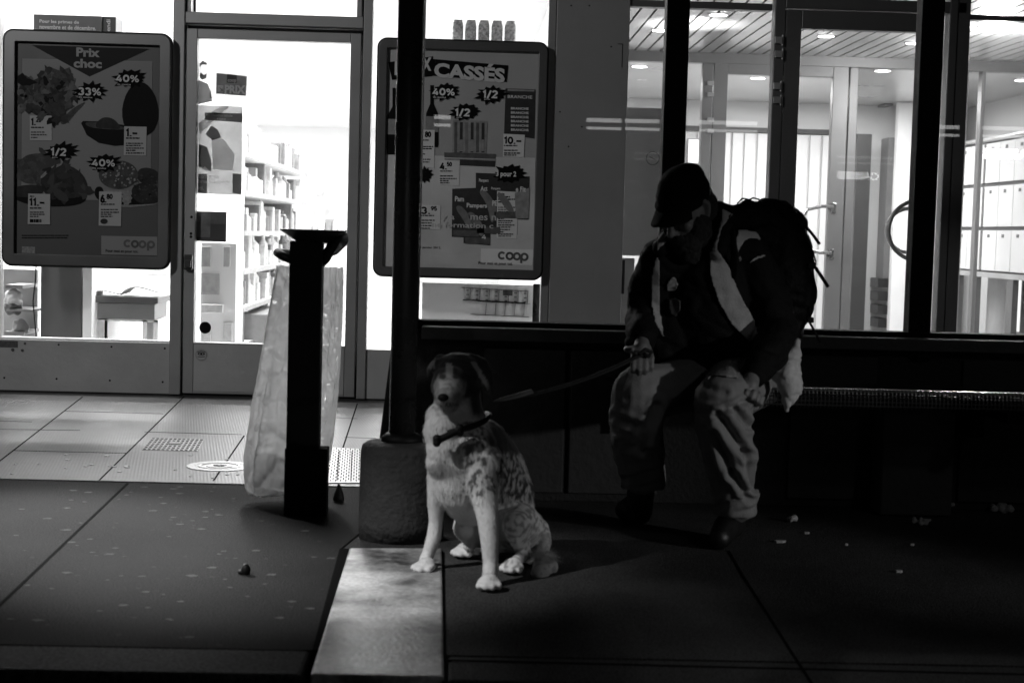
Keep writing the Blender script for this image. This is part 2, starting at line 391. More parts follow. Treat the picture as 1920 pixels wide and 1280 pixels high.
# tiles
mb = MB(); mb.slab([(-40, YT+.002), (40, YT+.002), (40, YF+.1), (-40, YF+.1)], -.02, .004); mb.m(1)
for (x0, y0, x1, y1) in [(155,745,-60,912),(345,745,186,902),(458,818,400,903),(670,758,640,850),(0,806,150,808),(26,846,236,851),(271,811,453,816),(646,821,705,823),(630,785,670,786),(122,772,306,777),(-30,790,60,792)]:
    strip(mb, gnd(x0, y0), gnd(x1, y1), .007 if abs(y0-y1) > 20 else .005, .004)
mb.m(2)
for _ in range(26):
    p = gnd(random.uniform(20, 450), random.uniform(850, 900)); s = random.uniform(.004, .009)
    mb.slab([(p.x+s*1.5*math.cos(i), p.y+s*1.5*math.sin(i)) for i in range(6)], .003, .0065)
tag(mb.build('tiled_pavement', [TILE, JOINT, mat('pale crumbs', .4, .8, 0, 0)]), kind='structure')
# pale stone strip and grey kerb
mb = MB(); mb.slab([(g0.x, g0.y), (g1.x-.01, YK), (g2.x, YK), (g3.x, g3.y)], -.14, .006)
tag(mb.build('stone_strip', STONE, bevel=.006), kind='structure')
strip_o = MB(); strip_o.slab([(g0.x-.03, g0.y), (g1.x-.026, YK+.22), (g1.x-.012, YK+.22), (g0.x-.002, g0.y)], -.02, .0035)
tag(strip_o.build('pavement_joint', JOINT), kind='structure')
tag(MB().slab([(-40, YK), (g1.x-.03, YK), (g1.x-.03, YK+.216), (-40, YK+.216)], -.14, .002).build('kerb', KERB, bevel=.01), kind='structure')
mb = MB(); mb.slab([(g2.x+.006, YK), (40, YK), (40, YK+.216), (g2.x+.006, YK+.216)], -.14, -.004)
tag(mb.build('kerb', PAVE, bevel=.01), kind='structure')
mb = MB()
P = [(1366, 1030), (1392, 1075), (1440, 1150), (1478, 1210), (1530, 1290)]
for p, q in zip(P, P[1:]): strip(mb, gnd(*p), gnd(*q), .008, -.004, .0012)
strip(mb, gnd(836, 1234), gnd(1980, 1262), .012, -.004, .001)
strip(mb, gnd(830.5, 1032), gnd(833.5, 1290), .011, -.004, .001)
tag(mb.build('paving_joint', JOINT), kind='structure')

# drain covers and the metal grate
t = thing('drain_cover', gnd(325, 835), 'square patterned metal drain cover set in the ribbed tiles left of the bin bag', 'drain cover')
mb = MB(); q = [gnd(*p) for p in [(285,822),(383,825),(370,848),(266,845)]]
mb.slab([v.to_2d() for v in q[::-1]], -.01, .006); mb.build('frame', mat('iron', .16, .5, .5, .3, 30, .4, 90), t)
mb = MB()
for i in range(12):
    for j in range(7):
        u0, v0 = (i+.22)/12, (j+.22)/7; u1, v1 = (i+.8)/12, (j+.8)/7
        f = lambda u, v: (q[0].lerp(q[1], u)).lerp(q[3].lerp(q[2], u), v)
        if math.hypot(u0-.46, (v0-.42)*.8) < .09: continue
        mb.slab([f(*c).to_2d() for c in ((u0,v1),(u1,v1),(u1,v0),(u0,v0))], .005, .0085)
c = f(.5, .48); mb.slab([(c.x+.03*math.cos(k*.7), c.y+.03*math.sin(k*.7)) for k in range(9)], .005, .009)
mb.build('raised_studs', mat('iron dark', .06, .5, .5, .3, 30), t)
t = thing('manhole_cover', gnd(412, 876), 'small round metal cover with rings beside the plastic bin bag', 'manhole cover')
c = gnd(412, 876); mb = MB()
mb.lathe((c.x, c.y, 0), [(.135, .004), (.135, .007), (.10, .008), (.10, .0065), (.09, .0065), (.09, .009), (.075, .009), (.075, .006), (.055, .006), (.055, .009), (.03, .009), (.03, .006)], 40)
mb.build('cover', mat('worn iron', .34, .4, .6, .3, 40, .3, 80), t)
mb = MB(); mb.box(c.x-.025, c.x+.02, c.y-.008, c.y+.008, .006, .011); mb.box(c.x-.006, c.x+.004, c.y-.022, c.y+.022, .006, .0112); mb.build('emblem', MT['iron dark'], t)
q = [gnd(*p) for p in [(612,841),(690,845),(690,908),(602,908)]]
t = thing('metal_grate', (q[0]+q[2])/2, 'light tactile floor plate with rows of dark slots between bin and concrete base', 'floor plate')
mb = MB(); mb.slab([v.to_2d() for v in q[::-1]], -.01, .008); mb.build('plate', mat('pale plate', .45, .35, .2, .15, 20), t)
mb = MB()
for i in range(18):
    for j in range(11):
        sk = (i % 2)*.5
        u0, v0 = (i+.2)/18, (j+.15+sk)/11.5; u1, v1 = (i+.62)/18, (j+.68+sk)/11.5
        if v1 > 1: continue
        mb.slab([f(*c_).to_2d() for c_ in ((u0,v1),(u1,v1),(u1,v0),(u0,v0))], .007, .0092)
for u in range(4):
    strip(mb, f(u/3*.9+.02, .1), f(u/3*.9+.03, .95), .004, .008)
mb.build('slots', JOINT, t)

# ================================================================== BUILDING
B = thing('commercial_building', (0.7, YF, 0), 'metal and glass street front, bright shop at left and lobby at right', 'building')
ZT = 2.78
xc0 = at(1020, 300, YF).x; xc1 = at(1171, 300, YF).x
# --- left window
def framebar(mb, a, b, Y=YF, d0=.05, d1=.05): mb.box(a[0], b[0], Y-d0, Y+d1, a[1], b[1])
xL0 = at(2, 300, YF).x; xL1 = at(324.5, 300, YF).x; xD0 = at(350, 300, YF).x; xD1 = at(674, 300, YF).x; xR0 = at(694.5, 300, YF).x
zK = at(160, 636, YF).z; zKr = at(720, 655, YF).z; zG = .012
# window frames (one per window)
mb = MB()
mb.box(xL0-.16, xL0, YF-.04, YF+.06, zG, ZT)                          # left post
mb.box(xL1, xD0-.012, YF-.05, YF+.06, zG, ZT)                         # right mullion
mb.box(xL0, xL1, YF-.03, YF+.06, ZT-.08, ZT)
wl = mb.build('window_frame', FR, B, bevel=.004)
mb = MB(); mb.box(xL0, xL1, YF-.032, YF+.03, zG, zK-.008); kp = mb.build('kick_panel', FRL, wl, bevel=.003)
mb = MB(); mb.box(xL0, xL1, YF-.02, YF+.05, zK-.008, zK+.004); mb.build('sill', mat('white sill', .8, .4), wl)
mb = MB()
for (x, y) in [(110,646),(209,650),(309,653),(8,708),(106,710),(206,713),(305,716)]:
    p = at(x, y, YF-.032); MB().lathe((p.x, YF-.031, p.z), [(.0065, 0), (.005, .003)], 10, Vector((0,-1,0))).build('screw', BLACK, kp)
mb = MB(); x0, x1, z0, z1 = rect(2, 638, 36, 650, YF); mb.box(x0, x1, YF-.036, YF-.033, z0, z1)
for (x, y, s) in [(27, 655, .01), (45, 656, .009), (50, 643, .008), (30, 642, .01)]:
    p = at(x, y, YF); mb.prism([(p.x+s*math.cos(k)*(1+.3*math.sin(3*k)), p.z+s*math.sin(k)) for k in range(6)], YF-.0355, YF-.033)
mb.build('torn_sticker', mat('sticker dark', .06, .6, 0, .6, 60), kp)
MB().box(xL0, xL1, YF+.0, YF+.008, zK+.004, ZT-.08).build('pane', GL, wl)
# --- shop door
mb = MB()
x0, x1 = xD0, xD1
zt = at(515, 60, YF).z
def ring(mb, X0, X1, Z0, Z1, gx0, gx1, gz0, gz1, y0, y1):
    mb.box(X0, gx0, y0, y1, Z0, Z1); mb.box(gx1, X1, y0, y1, Z0, Z1); mb.box(gx0, gx1, y0, y1, Z0, gz0); mb.box(gx0, gx1, y0, y1, gz1, Z1)
gx0 = at(369, 360, YF).x; gx1 = at(653, 360, YF).x; gz0 = at(510, 644, YF).z; gz1 = at(510, 78, YF).z
ring(mb, x0, x1, .02, zt, gx0, gx1, gz0, gz1, YF-.045, YF+.03)
door = mb.build('door', FR, B, bevel=.004)
MB().box(gx0, gx1, YF-.004, YF+.004, gz0, gz1).build('pane', GL, door)
mb = MB(); mb.box(gx0+.003, gx1-.003, YF-.047, YF-.045, .035, gz0-.012); mb.build('kick_plate', FRL, door, bevel=.001)
mb = MB(); a_, b_, c_, d_ = rect(346, 477, 362, 506, YF-.06); mb.box(a_, b_, YF-.085, YF-.045, c_, d_); mb.box(a_+.006, b_-.006, YF-.1, YF-.085, c_+.012, d_-.03)
mb.build('door_handle', mat('dark lock', .09, .35, .7, .1), door, bevel=.006)
mb = MB()
for (x, y) in [(359, 407), (358, 438), (358, 444)]:
    p = at(x, y, YF-.045); MB().lathe((p.x, YF-.045, p.z), [(.008, 0), (.006, .003)], 10, Vector((0,-1,0))).build('rivet', BLACK, door)
MB().lathe((at(385, 614, YF).x, YF-.005, at(385, 614, YF).z), [(.0345, 0), (.034, .003)], 32, Vector((0,-1,0))).build('round_sticker', BLACK, door)
# eye logo sticker
p = at(380, 664, YF); mb = MB(); mb.m(0).lathe((p.x, YF-.048, p.z), [(.034, 0), (.034, .001)], 32, Vector((0,-1,0)))
mb.m(1)
ey = [(p.x+.021*math.cos(a_), p.z+.006+(.009 if math.sin(a_) > 0 else .007)*math.sin(a_)) for a_ in [2*math.pi*k/20 for k in range(20)]]
mb.prism(ey, YF-.0515, YF-.0505); mb.m(0).prism([(p.x+.6*(x-p.x)+.0, p.z+.006+.62*(z-p.z-.006)) for x, z in ey], YF-.0525, YF-.0515)
mb.m(1).lathe((p.x, YF-.0522, p.z+.006), [(.0058, 0), (.005, .0012)], 14, Vector((0,-1,0)))
mb.prism([(p.x+.024*math.cos(a_), p.z+.012+.012*math.sin(a_)+(.0)) for a_ in [R(20), R(50), R(90), R(130), R(160)]]+[(p.x+.022*math.cos(a_), p.z+.009+.011*math.sin(a_)) for a_ in [R(160), R(130), R(90), R(50), R(20)]], YF-.0515, YF-.0505)
mb.box(p.x-.02, p.x+.02, YF-.0515, YF-.0505, p.z-.012, p.z-.009)
for k in range(34):
    a_ = 2*math.pi*k/34
    mb.box(p.x+.031*math.cos(a_)-.0013, p.x+.031*math.cos(a_)+.0013, YF-.0515, YF-.0505, p.z+.031*math.sin(a_)-.0013, p.z+.031*math.sin(a_)+.0013)
mb.build('eye_sticker', [FRL, INK], door)
mb = MB(); mb.box(xL1, xR0, YF+.06, YF+.075, .0, gz0-.03); mb.box(xL1-.0, xD0+.03, YF+.06, YF+.075, gz0-.03, ZT); mb.box(xD1-.03, xR0-.005, YF+.06, YF+.075, gz0-.03, ZT); mb.box(xD0+.03, xD1-.03, YF+.06, YF+.075, zt-.03, zt+.07); mb.box(xL0-.2, xc0, YF-.02, YF+.06, -.002, zG)
mb.build('gap_block', mat('gap dark', .02, .7, 0, 0), B)  # dark strips added behind the frame gaps to stop shop light leaking
# transom
mb = MB(); zb0 = at(515, 52, YF).z; zb1 = at(515, 29, YF).z
mb.box(xD0-.009, xD1+.009, YF-.05, YF+.06, zb0+.004, zb1); mb.box(xD0, xD0+.02, YF-.04, YF+.05, zb1, ZT); mb.box(xD1-.03, xD1, YF-.04, YF+.05, zb1, ZT)
mb.box(xD0+.02, xD1-.03, YF-.04, YF+.05, ZT-.08, ZT)
tr = mb.build('transom_frame', FR, B, bevel=.004)
MB().box(xD0+.02, xD1-.03, YF, YF+.008, zb1, ZT-.08).build('pane', GL, tr)
# --- right window
mb = MB(); mb.box(xD1+.012, xR0, YF-.05, YF+.06, zG, ZT); mb.box(xc0+.0, xc0+.045, YF-.05, YF+.06, zG, ZT); mb.box(xR0, xc0, YF-.03, YF+.06, ZT-.08, ZT)
wr = mb.build('window_frame', FR, B, bevel=.004)
MB().box(xR0, xc0, YF-.032, YF+.03, zG, zKr).build('kick_panel', FRL, wr, bevel=.003)
MB().box(xR0, xc0, YF, YF+.008, zKr, ZT-.08).build('pane', GL, wr)
# --- column
COL = mat('column panel', .30, .48, .2, .12, 1.2, .06, 40)
mb = MB(); mb.box(xc0+.048, xc1, YF-.06, YF+.12, zG, 3.2)
col = mb.build('column', COL, B, bevel=.004)
mb = MB()
for (x, y) in [(1071, 11), (1105, 11), (1146, 88), (1050, 210), (1091, 238), (1066, 275)]:
    p = at(x, y, YF-.06); MB().lathe((p.x, YF-.059, p.z), [(.005, 0), (.004, .003)], 10, Vector((0,-1,0))).build('drill_hole', BLACK, col)
p = at(1166, 86, YF); mb.box(p.x-.03, p.x+.0, YF-.063, YF-.06, p.z+.0, p.z+.004); mb.box(p.x-.004, p.x+.0, YF-.063, YF-.06, p.z-.13, p.z)
mb.build('scratch', mat('hole', .03, .7, 0, 0), col)
# --- upper wall, side walls, ceiling, floor, back walls
mb = MB(); mb.box(-9, 9, YF-.08, YF+.2, ZT, 6); mb.box(-9, xL0-.16, YF-.05, YF+.15, zG, ZT); mb.build('front_wall', mat('dark cladding', .08, .6), B)
mb = MB(); mb.box(-6, xc0+.3, 31, 31.1, 0, 2.9); mb.box(-6.1, -6, YF+.1, 31.1, 0, 2.9); mb.box(xc0+.2, xc0+.3, YF+.13, 31, 0, 2.9); mb.build('shop_wall', WHITE, B)
MB().box(-6, xc0+.2, YF+.07, 31, 2.9, 3.0).build('shop_ceiling', WHITE, B)
MB().box(-6, xc0+.2, YF+.07, 31, -.05, .006).build('shop_floor', mat('shop floor', .5, .3, 0, .2, 2), B)

# ================================================================== LOBBY
Y2 = 12.6
LW = mat('lobby wall', .62, .6, 0, .05, 1.0)
XR = 4.66
zc = at(1200, 97, Y2).z
mb = MB(); mb.box(xc0+.34, 9, YF+.1, 17.6, -.05, .004); mb.build('lobby_floor', mat('lobby floor', .3, .25, 0, .2, 2), B)
SL = mat('metal ceiling slats', .6, .3, .6, .1, 2)
mb = MB(); x = xc0+.34
while x < 8:
    mb.box(x, x+.084, YF+.1, Y2-.05, zc, zc+.02); x += .1
sl = mb.build('slatted_ceiling', SL, B)
MB().box(xc0+.34, 9, YF+.1, Y2-.05, zc+.05, zc+.1).build('ceiling_void', BLACK, B)
zc2 = at(1200, 116, Y2).z
mb = MB(); y = Y2+.1
while y < 16.4: mb.box(xc0+.34, 9, y, y+.092, zc2+.02, zc2+.04); y += .1
mb.build('slatted_ceiling', SL, B)
YB = 16.2
mb = MB(); mb.box(xc0+.34, 4.0, YB, YB+.1, 0, zc2+.1); mb.box(xc0+.31, xc0+.34, YF+.13, YB, 0, zc+.3); mb.box(XR+.38, XR+.48, YF+.1, YB, 0, 3); mb.box(4.0, XR+.4, YB, YB+.1, 0, 3)
mb.build('lobby_wall', LW, B)
# darker band at door-head height and joinery on the back wall
mb = MB()
x0, x1, z0, z1 = rect(1285, 240, 1562, 249, YB-.02); mb.box(at(1170,240,YB).x, x1, YB-.05, YB-.001, z0, z1); mb.build('rail', mat('dark rail', .05, .5), B)
PW = mat('pale door panel', .62, .5, 0, .05, 2)
mb = MB()
xs = [1300, 1326, 1365, 1388, 1412, 1440, 1470, 1510, 1533, 1560]
for i in range(len(xs)-1):
    a_ = at(xs[i]+1, 420, YB).x; b_ = at(xs[i+1]-1, 420, YB).x
    mb.box(a_+.006, b_-.006, YB-.03-.008*(i % 3), YB-.001, .01, z0-.01)
mb.build('wall_panels', PW, B, bevel=.003)
# grey stand panel just inside, left of the lobby
mb = MB(); x0, x1, z0, z1 = rect(1168, 203, 1250, 480, 10.4); mb.box(x0, x1+.1, 10.38, 10.42, z0, z1); pn = mb.build('notice_panel', mat('grey board', .30, .4, 0, .08, 1), B)
p = at(1224, 297, 10.37); mb = MB(); mb.tube([(p.x+.042*math.cos(k*.2618), 10.375, p.z+.042*math.sin(k*.2618)) for k in range(24)], .0025, 6, close=True); mb.tube([(p.x-.02, 10.375, p.z+.01), (p.x+.02, 10.375, p.z-.01)], .002); mb.build('round_mark', mat('mark', .07, .5, 0, 0), pn)
x0, x1, z0, z1 = rect(1164, 484, 1188, 605, 10.2); mb = MB(); mb.box(x0, x1, 10.2, 10.3, .004, z1); mb.build('stand_leg', COL, pn)
x0, x1, z0, z1 = rect(1161, 488, 1174, 552, 9.36); mb = MB(); mb.box(x0, x1, 9.45, 9.5, z0, z1); mb.build('dark_box', mat('dark box', .03, .3, 0, .6, 40), pn)
# ---- framed doors: first line of glazing (YF) and second (Y2)
def fr(name, Y, bars, m=FRD, d=.04):
    mb = MB()
    for (a0, b0, a1, b1) in bars:
        x0, x1, z0, z1 = rect(a0, b0, a1, b1, Y); mb.box(x0, x1, Y-d, Y+d, max(z0, .004), z1)
    return mb.build(name, m, B, bevel=.004)
zf = 820
fA = fr('lobby_window_frame', YF, [(1175, 5, 1446, 18)])
x0 = at(1171, 300, YF).x; x1 = at(1437, 300, YF).x; zh = at(1310, 5, YF).z
MB().box(x0, x1, YF, YF+.008, .02, at(1310, 18, YF).z-.012).build('pane', GL, fA); MB().box(x0, x1, YF, YF+.008, zh+.006, ZT).build('pane', GL, fA)
# lobby front door (hinged on the left)
mb = MB(); xa = at(1440, 300, YF).x; xm = at(1461, 300, YF).x; xg = at(1491, 300, YF).x; xg1 = at(1726, 300, YF).x; xd1 = at(1764, 300, YF).x
zg1 = at(1610, 59, YF).z; zd1 = at(1610, 24, YF).z
mb.box(xa, xm-.004, YF-.05, YF+.05, .02, ZT); mb.box(xm-.004, xd1+.1, YF-.05, YF+.05, zd1+.006, zd1+.07); 
jf = mb.build('lobby_door_frame', FRD, B, bevel=.004)
mb = MB(); ring(mb, xm, xd1-.03, .03, zd1, xg, xg1, .25, zg1, YF-.04, YF+.03); dr = mb.build('lobby_door', FRD, B, bevel=.004)
MB().box(xg, xg1, YF-.004, YF+.004, .25, zg1).build('pane', GL, dr)
mb = MB()
for y in (76, 102, 162, 188):
    p = at(1453 if y < 120 else 1450, y, YF-.05); MB().box(p.x-.002, p.x+.037, YF-.075, YF-.052, p.z-.018, p.z+.018).tube([(p.x+.042, YF-.062, p.z-.03), (p.x+.042, YF-.062, p.z+.03)], .006).build('hinge', mat('hinge metal', .5, .35, .4, .05), dr)
cr = at(1722, 432, YF-.12); mb = MB()
for rr, yy in ((.171, YF-.11), (.128, YF+.09)):
    mb.tube([(cr.x+rr*math.cos(k*math.pi/24), yy, cr.z+rr*math.sin(k*math.pi/24)) for k in range(22, 75) for _ in (0,)][:0] or [(cr.x+rr*math.cos(R(a_)), yy, cr.z+rr*math.sin(R(a_))) for a_ in range(88, 273, 6)], .0125, 12)
for dz in (-.165, .165):
    mb.tube([(cr.x+.0, YF-.11, cr.z+dz), (cr.x+.0, YF-.04, cr.z+dz)], .01)
mb.build('ring_handle', mat('dark steel ring', .7, .45, .5, .1), dr, smooth=True)
# right pane
mb = MB(); xh0 = at(1764, 300, YF).x; xh1 = at(1779, 300, YF).x; xh2 = at(1803, 300, YF).x
mb.box(xh0, xh1-.002, YF-.06, YF+.05, .02, ZT); mb.box(xh1+.002, xh2, YF-.05, YF+.05, .02, ZT)
zz0 = at(1870, 41, YF).z; zz1 = at(1870, 31, YF).z; mb.box(xh2, 7, YF-.04, YF+.04, zz0, zz1)
fC = mb.build('lobby_window_frame', FRD, B, bevel=.004)
MB().box(xh2, 7, YF, YF+.008, .02, zz0).build('pane', GL, fC); MB().box(xh2, 7, YF, YF+.008, zz1, ZT).build('pane', GL, fC)
# second line
mb = MB()
fb = [(1150, 97, 2060, 115, 0)]
xq = lambda px: at(px, 300, Y2).x
zq = lambda py, px=1450: at(px, py, Y2).z
mb.box(xc0+.34, XR+.4, Y2-.05, Y2+.05, zc2, zc+.04)
for a_, b_ in ((1311, 1330), (1585, 1601), (1800, 1806), (1831, 1838)): mb.box(xq(a_), xq(b_), Y2-.05, Y2+.05, .004, zc2)
f2 = mb.build('inner_door_frame', mat('lobby inner metal', .26, .4, .3, .1, 2), B, bevel=.004)
mb = MB(); dz0, dz1 = .02, zq(120)
ring(mb, xq(1332), xq(1583), dz0, dz1, xq(1358), xq(1554), .2, zq(143), Y2-.045, Y2+.03)
d2 = mb.build('inner_door', MT['lobby inner metal'], B, bevel=.004)
MB().box(xq(1358), xq(1554), Y2-.004, Y2+.004, .2, zq(143)).build('pane', GL, d2)
for a_, b_ in ((xc0+.35, xq(1311)), (xq(1601), xq(1800)), (xq(1806), xq(1831)), (xq(1838), XR+.38)): MB().box(a_, b_, Y2, Y2+.006, .02, zc2).build('pane', GL, f2)
mb = MB()
for y in (157, 178, 225, 246):
    p = at(1333, y, Y2-.05); MB().box(p.x-.03, p.x+.02, Y2-.08, Y2-.05, p.z-.016, p.z+.016).build('hinge', MT['hinge metal'], d2, bevel=.002)
pa = at(1560, 388, Y2); pb = at(1556, 474, Y2); xx = at(1498, 430, Y2).x; mb = MB()
mb.tube([(pa.x, Y2-.06, pa.z), (pa.x-.1, Y2-.075, pa.z), (xx+.04, Y2-.09, pa.z-.03), (xx, Y2-.09, pa.z-.1), (xx, Y2-.09, pb.z+.1), (xx+.04, Y2-.09, pb.z+.02), (pb.x-.1, Y2-.075, pb.z), (pb.x, Y2-.06, pb.z)], .014, 12)
mb.box(pa.x-.02, pa.x+.02, Y2-.06, Y2-.044, pa.z-.05, pa.z+.03); mb.box(pb.x-.02, pb.x+.02, Y2-.06, Y2-.044, pb.z-.05, pb.z+.03)
mb.build('door_handle', CHROME, d2, smooth=False, bevel=.002)
# opening in the back wall: dark jamb, recess with steps, white walls
x0, x1, z0, z1 = rect(1600, 251, 1627, 640, YB-.6); mb = MB(); mb.box(x0, x1, YB-.6, YB-.3, .004, z1); mb.build('dark_jamb', mat('dark joinery', .03, .4), B)
x0, x1, z0, z1 = rect(1661, 258, 1676, 522, YB-.3); mb = MB(); mb.box(x0, x1, YB-.3, YB-.02, z0, z1); mb.build('recess_panel', mat('mid grey door', .2, .5), B)
x0, x1, z0, z1 = rect(1661, 124, 1676, 198, YB-.3); mb = MB(); mb.box(x0, x1, YB-.3, YB-.02, z0, z1); mb.build('recess_panel', MT['mid grey door'], B)
mb = MB()
for k in range(4):
    x0, x1, z0, z1 = rect(1645, 522+25*k, 1664, 539+25*k, YB-.3); mb.box(x0, x1, YB-.32, YB-.02, max(z0, .01), z1)
mb.build('dark_steps', MT['dark joinery'], B)
x0, x1, z0, z1 = rect(1678, 100, 1724, 640, YB-.5); mb = MB(); mb.box(x0, x1+.2, YB-.5, YB-.4, .004, zc2+.015); mb.build('white_pier', WHITE, B)
# downlights
def downlight(px, py, Y, z, r=.06, i=0, txt='left of the brown'):
    d = RM @ Vector(((px-960)/F, -(py-640)/F, -1)); p = CAM + d*((z-1)/d.z)
    t = thing('ceiling_light', (p.x, p.y, z), txt, 'ceiling light', 'round downlights in the lobby ceiling')
    MB().lathe((p.x, p.y, z-.004), [(r*1.25, .004), (r*1.25, 0), (r, -.003), (r, .004)], 24).build('rim', CHROME, t)
    MB().lathe((p.x, p.y, z-.009), [(r, 0), (r, .003)], 24).build('lamp_disc', emis('downlight glow', 14), t)
    lamp('SPOT', 'downlight_beam', (p.x, p.y, z-.03), 20, (p.x, p.y, 0), .05, spot=150, blend=.6)
for k, (px, py, s) in enumerate([(1238, 56, 'round downlight in the slatted ceiling partly hidden by the left black shelter post'), (1347, 27, 'round downlight in the slatted ceiling right of the left black shelter post'), (1549, 67, 'round downlight seen through the glass at the top of the lobby door'), (1713, 80, 'round downlight in the slatted ceiling beside the right black shelter post'), (1850, 50, 'glaring downlight in the slatted ceiling above the lockers')]):
    downlight(px, py, 0, zc, .055, k, s)
for k, (px, py, s) in enumerate([(1199, 124, 'small downlight in the rear lobby ceiling next to the grey column'), (1421, 146, 'small downlight in the rear lobby ceiling above the inner door'), (1655, 132, 'small downlight in the rear lobby ceiling left of the right black shelter post'), (1917, 150, 'small downlight in the rear lobby ceiling at the right photo edge')]):
    downlight(px, py, 0, zc2+.02, .06, k, s)
lamp('POINT', 'lobby_fill', (at(1870, 60, 10.6).x, 10.6, zc-.22), 85, size=.05)  # unseen point light added to whiten the ceiling slats at right
lamp('SPOT', 'lobby_fill', (at(1300, 60, 10.9).x, 10.9, zc-.3), 45, (at(1300, 60, 10.9).x, 10.9, 9), .05, spot=110, blend=.3)  # unseen uplight added for the bright patch on the ceiling slats
lamp('AREA', 'lobby_fill', (3.2, 14.6, zc2-.02), 130, (3.2, 14.6, 0), 1.6, 1.2)
lamp('AREA', 'lobby_fill', (1.9, 14.4, zc2-.02), 50, (1.9, 14.4, 0), 1.0, 1.2)
# lit window slit, and a strip glowing in place of a reflection
x0, x1, z0, z1 = rect(1291, 262, 1312, 306, YB-.1)
t = thing('light_box', ((x0+x1)/2, YB-.08, z0), 'small white lit rectangle on the lobby back wall just above the cap', 'light box')
MB().box(x0-.012, x1+.012, YB-.09, YB-.05, z0-.012, z1+.012).build('housing', FRD, t)
MB().box(x0, x1, YB-.095, YB-.0905, z0, z1).build('lit_face', emis('lit face', 2.2), t)
# lockers along the right wall
lk = thing('locker_bank', (XR, 13.6, 0), 'long bank of pale metal post boxes along the right lobby wall', 'lockers')
zl1 = at(1799, 265, 15.2).z; zl0 = .76
LM = mat('pale locker metal', .72, .35, .25, .08, 2, .03, 30); yl1 = XR*3000/(1797-870); yl0 = 11.9+.85
zl1 = 1 + (447-263)/3000*yl1; 
mb = MB(); mb.box(XR+.02, XR+.36, yl0, yl1, zl0, zl1); mb.build('carcass', mat('dark seam', .08, .5, 0, 0), lk)
rows = [zl0+.005, zl0+.36*(zl1-zl0)/1.07, zl0+.69*(zl1-zl0)/1.0, zl1]
rows = [zl0, zl0+(zl1-zl0)*.335, zl0+(zl1-zl0)*.67, zl1]
def ypx(px): return XR*3000/(px-870)
ed = [1797, 1814, 1839, 1843, 1870, 1898, 1927, 1958, 1990]
for r_ in range(3):
    for k in range(len(ed)-1):
        if k == 2: continue
        ya, yb = ypx(ed[k]), ypx(ed[k+1])
        d = MB().box(XR-.004, XR+.018, yb+.006, ya-.006, rows[r_]+.012, rows[r_+1]-.022).build('locker_door', LM, lk, bevel=.003)
        MB().box(XR-.007, XR-.0045, (ya+yb)/2-.03+.02, (ya+yb)/2+.05, rows[r_+1]-.085, rows[r_+1]-.055).build('name_slot', mat('name slot', .12, .4, 0, .2, 30), d)
mb = MB(); mb.tube([(XR-.01, yl0, zl1+.02), (XR-.01, yl1, zl1+.02)], .018); mb.build('top_rail', mat('locker rail', .6, .3, .3), lk, smooth=True)
mb = MB(); mb.box(XR-.01, XR+.3, yl0, yl1, zl0-.05, zl0-.004); mb.build('base_rail', FRL, lk)
mb = MB()
for a_, b_ in ((1797, 1801), (1822, 1824.5), (1829, 1834), (1893, 1905)): mb.box(XR, XR+.05, ypx(b_), ypx(a_), .004, zl0-.052)
mb.build('leg', FRD, lk)
MB().box(XR+.3, XR+.35, yl0, yl1, .004, zl0-.052).build('rear_panel', mat('rear panel', .4, .4), lk)
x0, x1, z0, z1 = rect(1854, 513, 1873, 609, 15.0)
t = thing('reflection_strip', (XR+.25, ypx(1862), z0), 'upright white glowing strip below the lockers, drawn for a reflection', 'lamp')
MB().box(XR+.2, XR+.22, ypx(1874), ypx(1852), z0, z1).build('lit_face', emis('reflected strip glow', 1.6), t)  # emission stands in for a mirrored lit doorway
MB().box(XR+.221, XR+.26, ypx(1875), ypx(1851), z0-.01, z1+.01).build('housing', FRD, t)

# ================================================================== SHOP INTERIOR
def boxthing(name, box, Y, depth, m, label, cat, group=None, bevel=.003):
    x0, x1, z0, z1 = rect(*box, Y); o = MB().box(x0, x1, Y, Y+depth, z0, z1).build(name, m, None, bevel=bevel)
    tag(o, label, cat, group); return o
PR = [mat('packet %s' % k, v, .5, 0, .25, 25) for k, v in (('light', .62), ('mid', .4), ('dark', .16), ('pale', .75))]
# gondola shelves running away on the left side of the door view
XS = -1.66; ys0, ys1 = 12.0, 16.6
sh = thing('shelving_unit', (XS-.3, 14.3, 0), 'long white shelving unit full of goods seen through the shop door', 'shelving')
MB().box(XS-.5, XS-.45, ys0, ys1, 0.01, 1.9).build('back_panel', WHITE, sh)
levels = [.1, .38, .66, .95, 1.25, 1.54]
for z in levels:
    f_ = MB().box(XS-.45, XS, ys0, ys1, z-.03, z).build('shelf', WHITE, sh, bevel=.003)
    MB().box(XS+.001, XS+.006, ys0, ys1, z-.032, z+.004).build('price_rail', mat('price rail', .32, .5, 0, .6, 40), f_)
MB().box(XS-.5, XS+.0, ys0-.03, ys0, 0.01, 1.9).build('end_panel', WHITE, sh)
cnt = 0
for z in levels:
    y = ys0+.04
    while y < ys1-.2:
        wd = random.uniform(.08, .17); h = random.uniform(.12, .27)
        if random.random() < .93:
            k = random.random()
            mb = MB()
            if k < .5:
                mb.lathe((XS-.1, y+wd/2, z+.001), [(wd*.36, 0), (wd*.36, h*.7), (wd*.14, h*.85), (wd*.14, h)], 14)
            else: mb.box(XS-.3, XS-.03-random.random()*.03, y, y+wd-.012, z+.001, z+h)
            o = mb.build('bottle' if k < .5 else 'packet', random.choice(PR), None, bevel=.006 if k >= .5 else 0)
            tag(o, ('bottle' if k < .5 else 'boxed packet')+' standing in a row on the long shelving unit inside the shop', 'bottle' if k < .5 else 'packet', ('bottles' if k < .5 else 'packets')+' on the long shop shelving'); cnt += 1
        y += wd
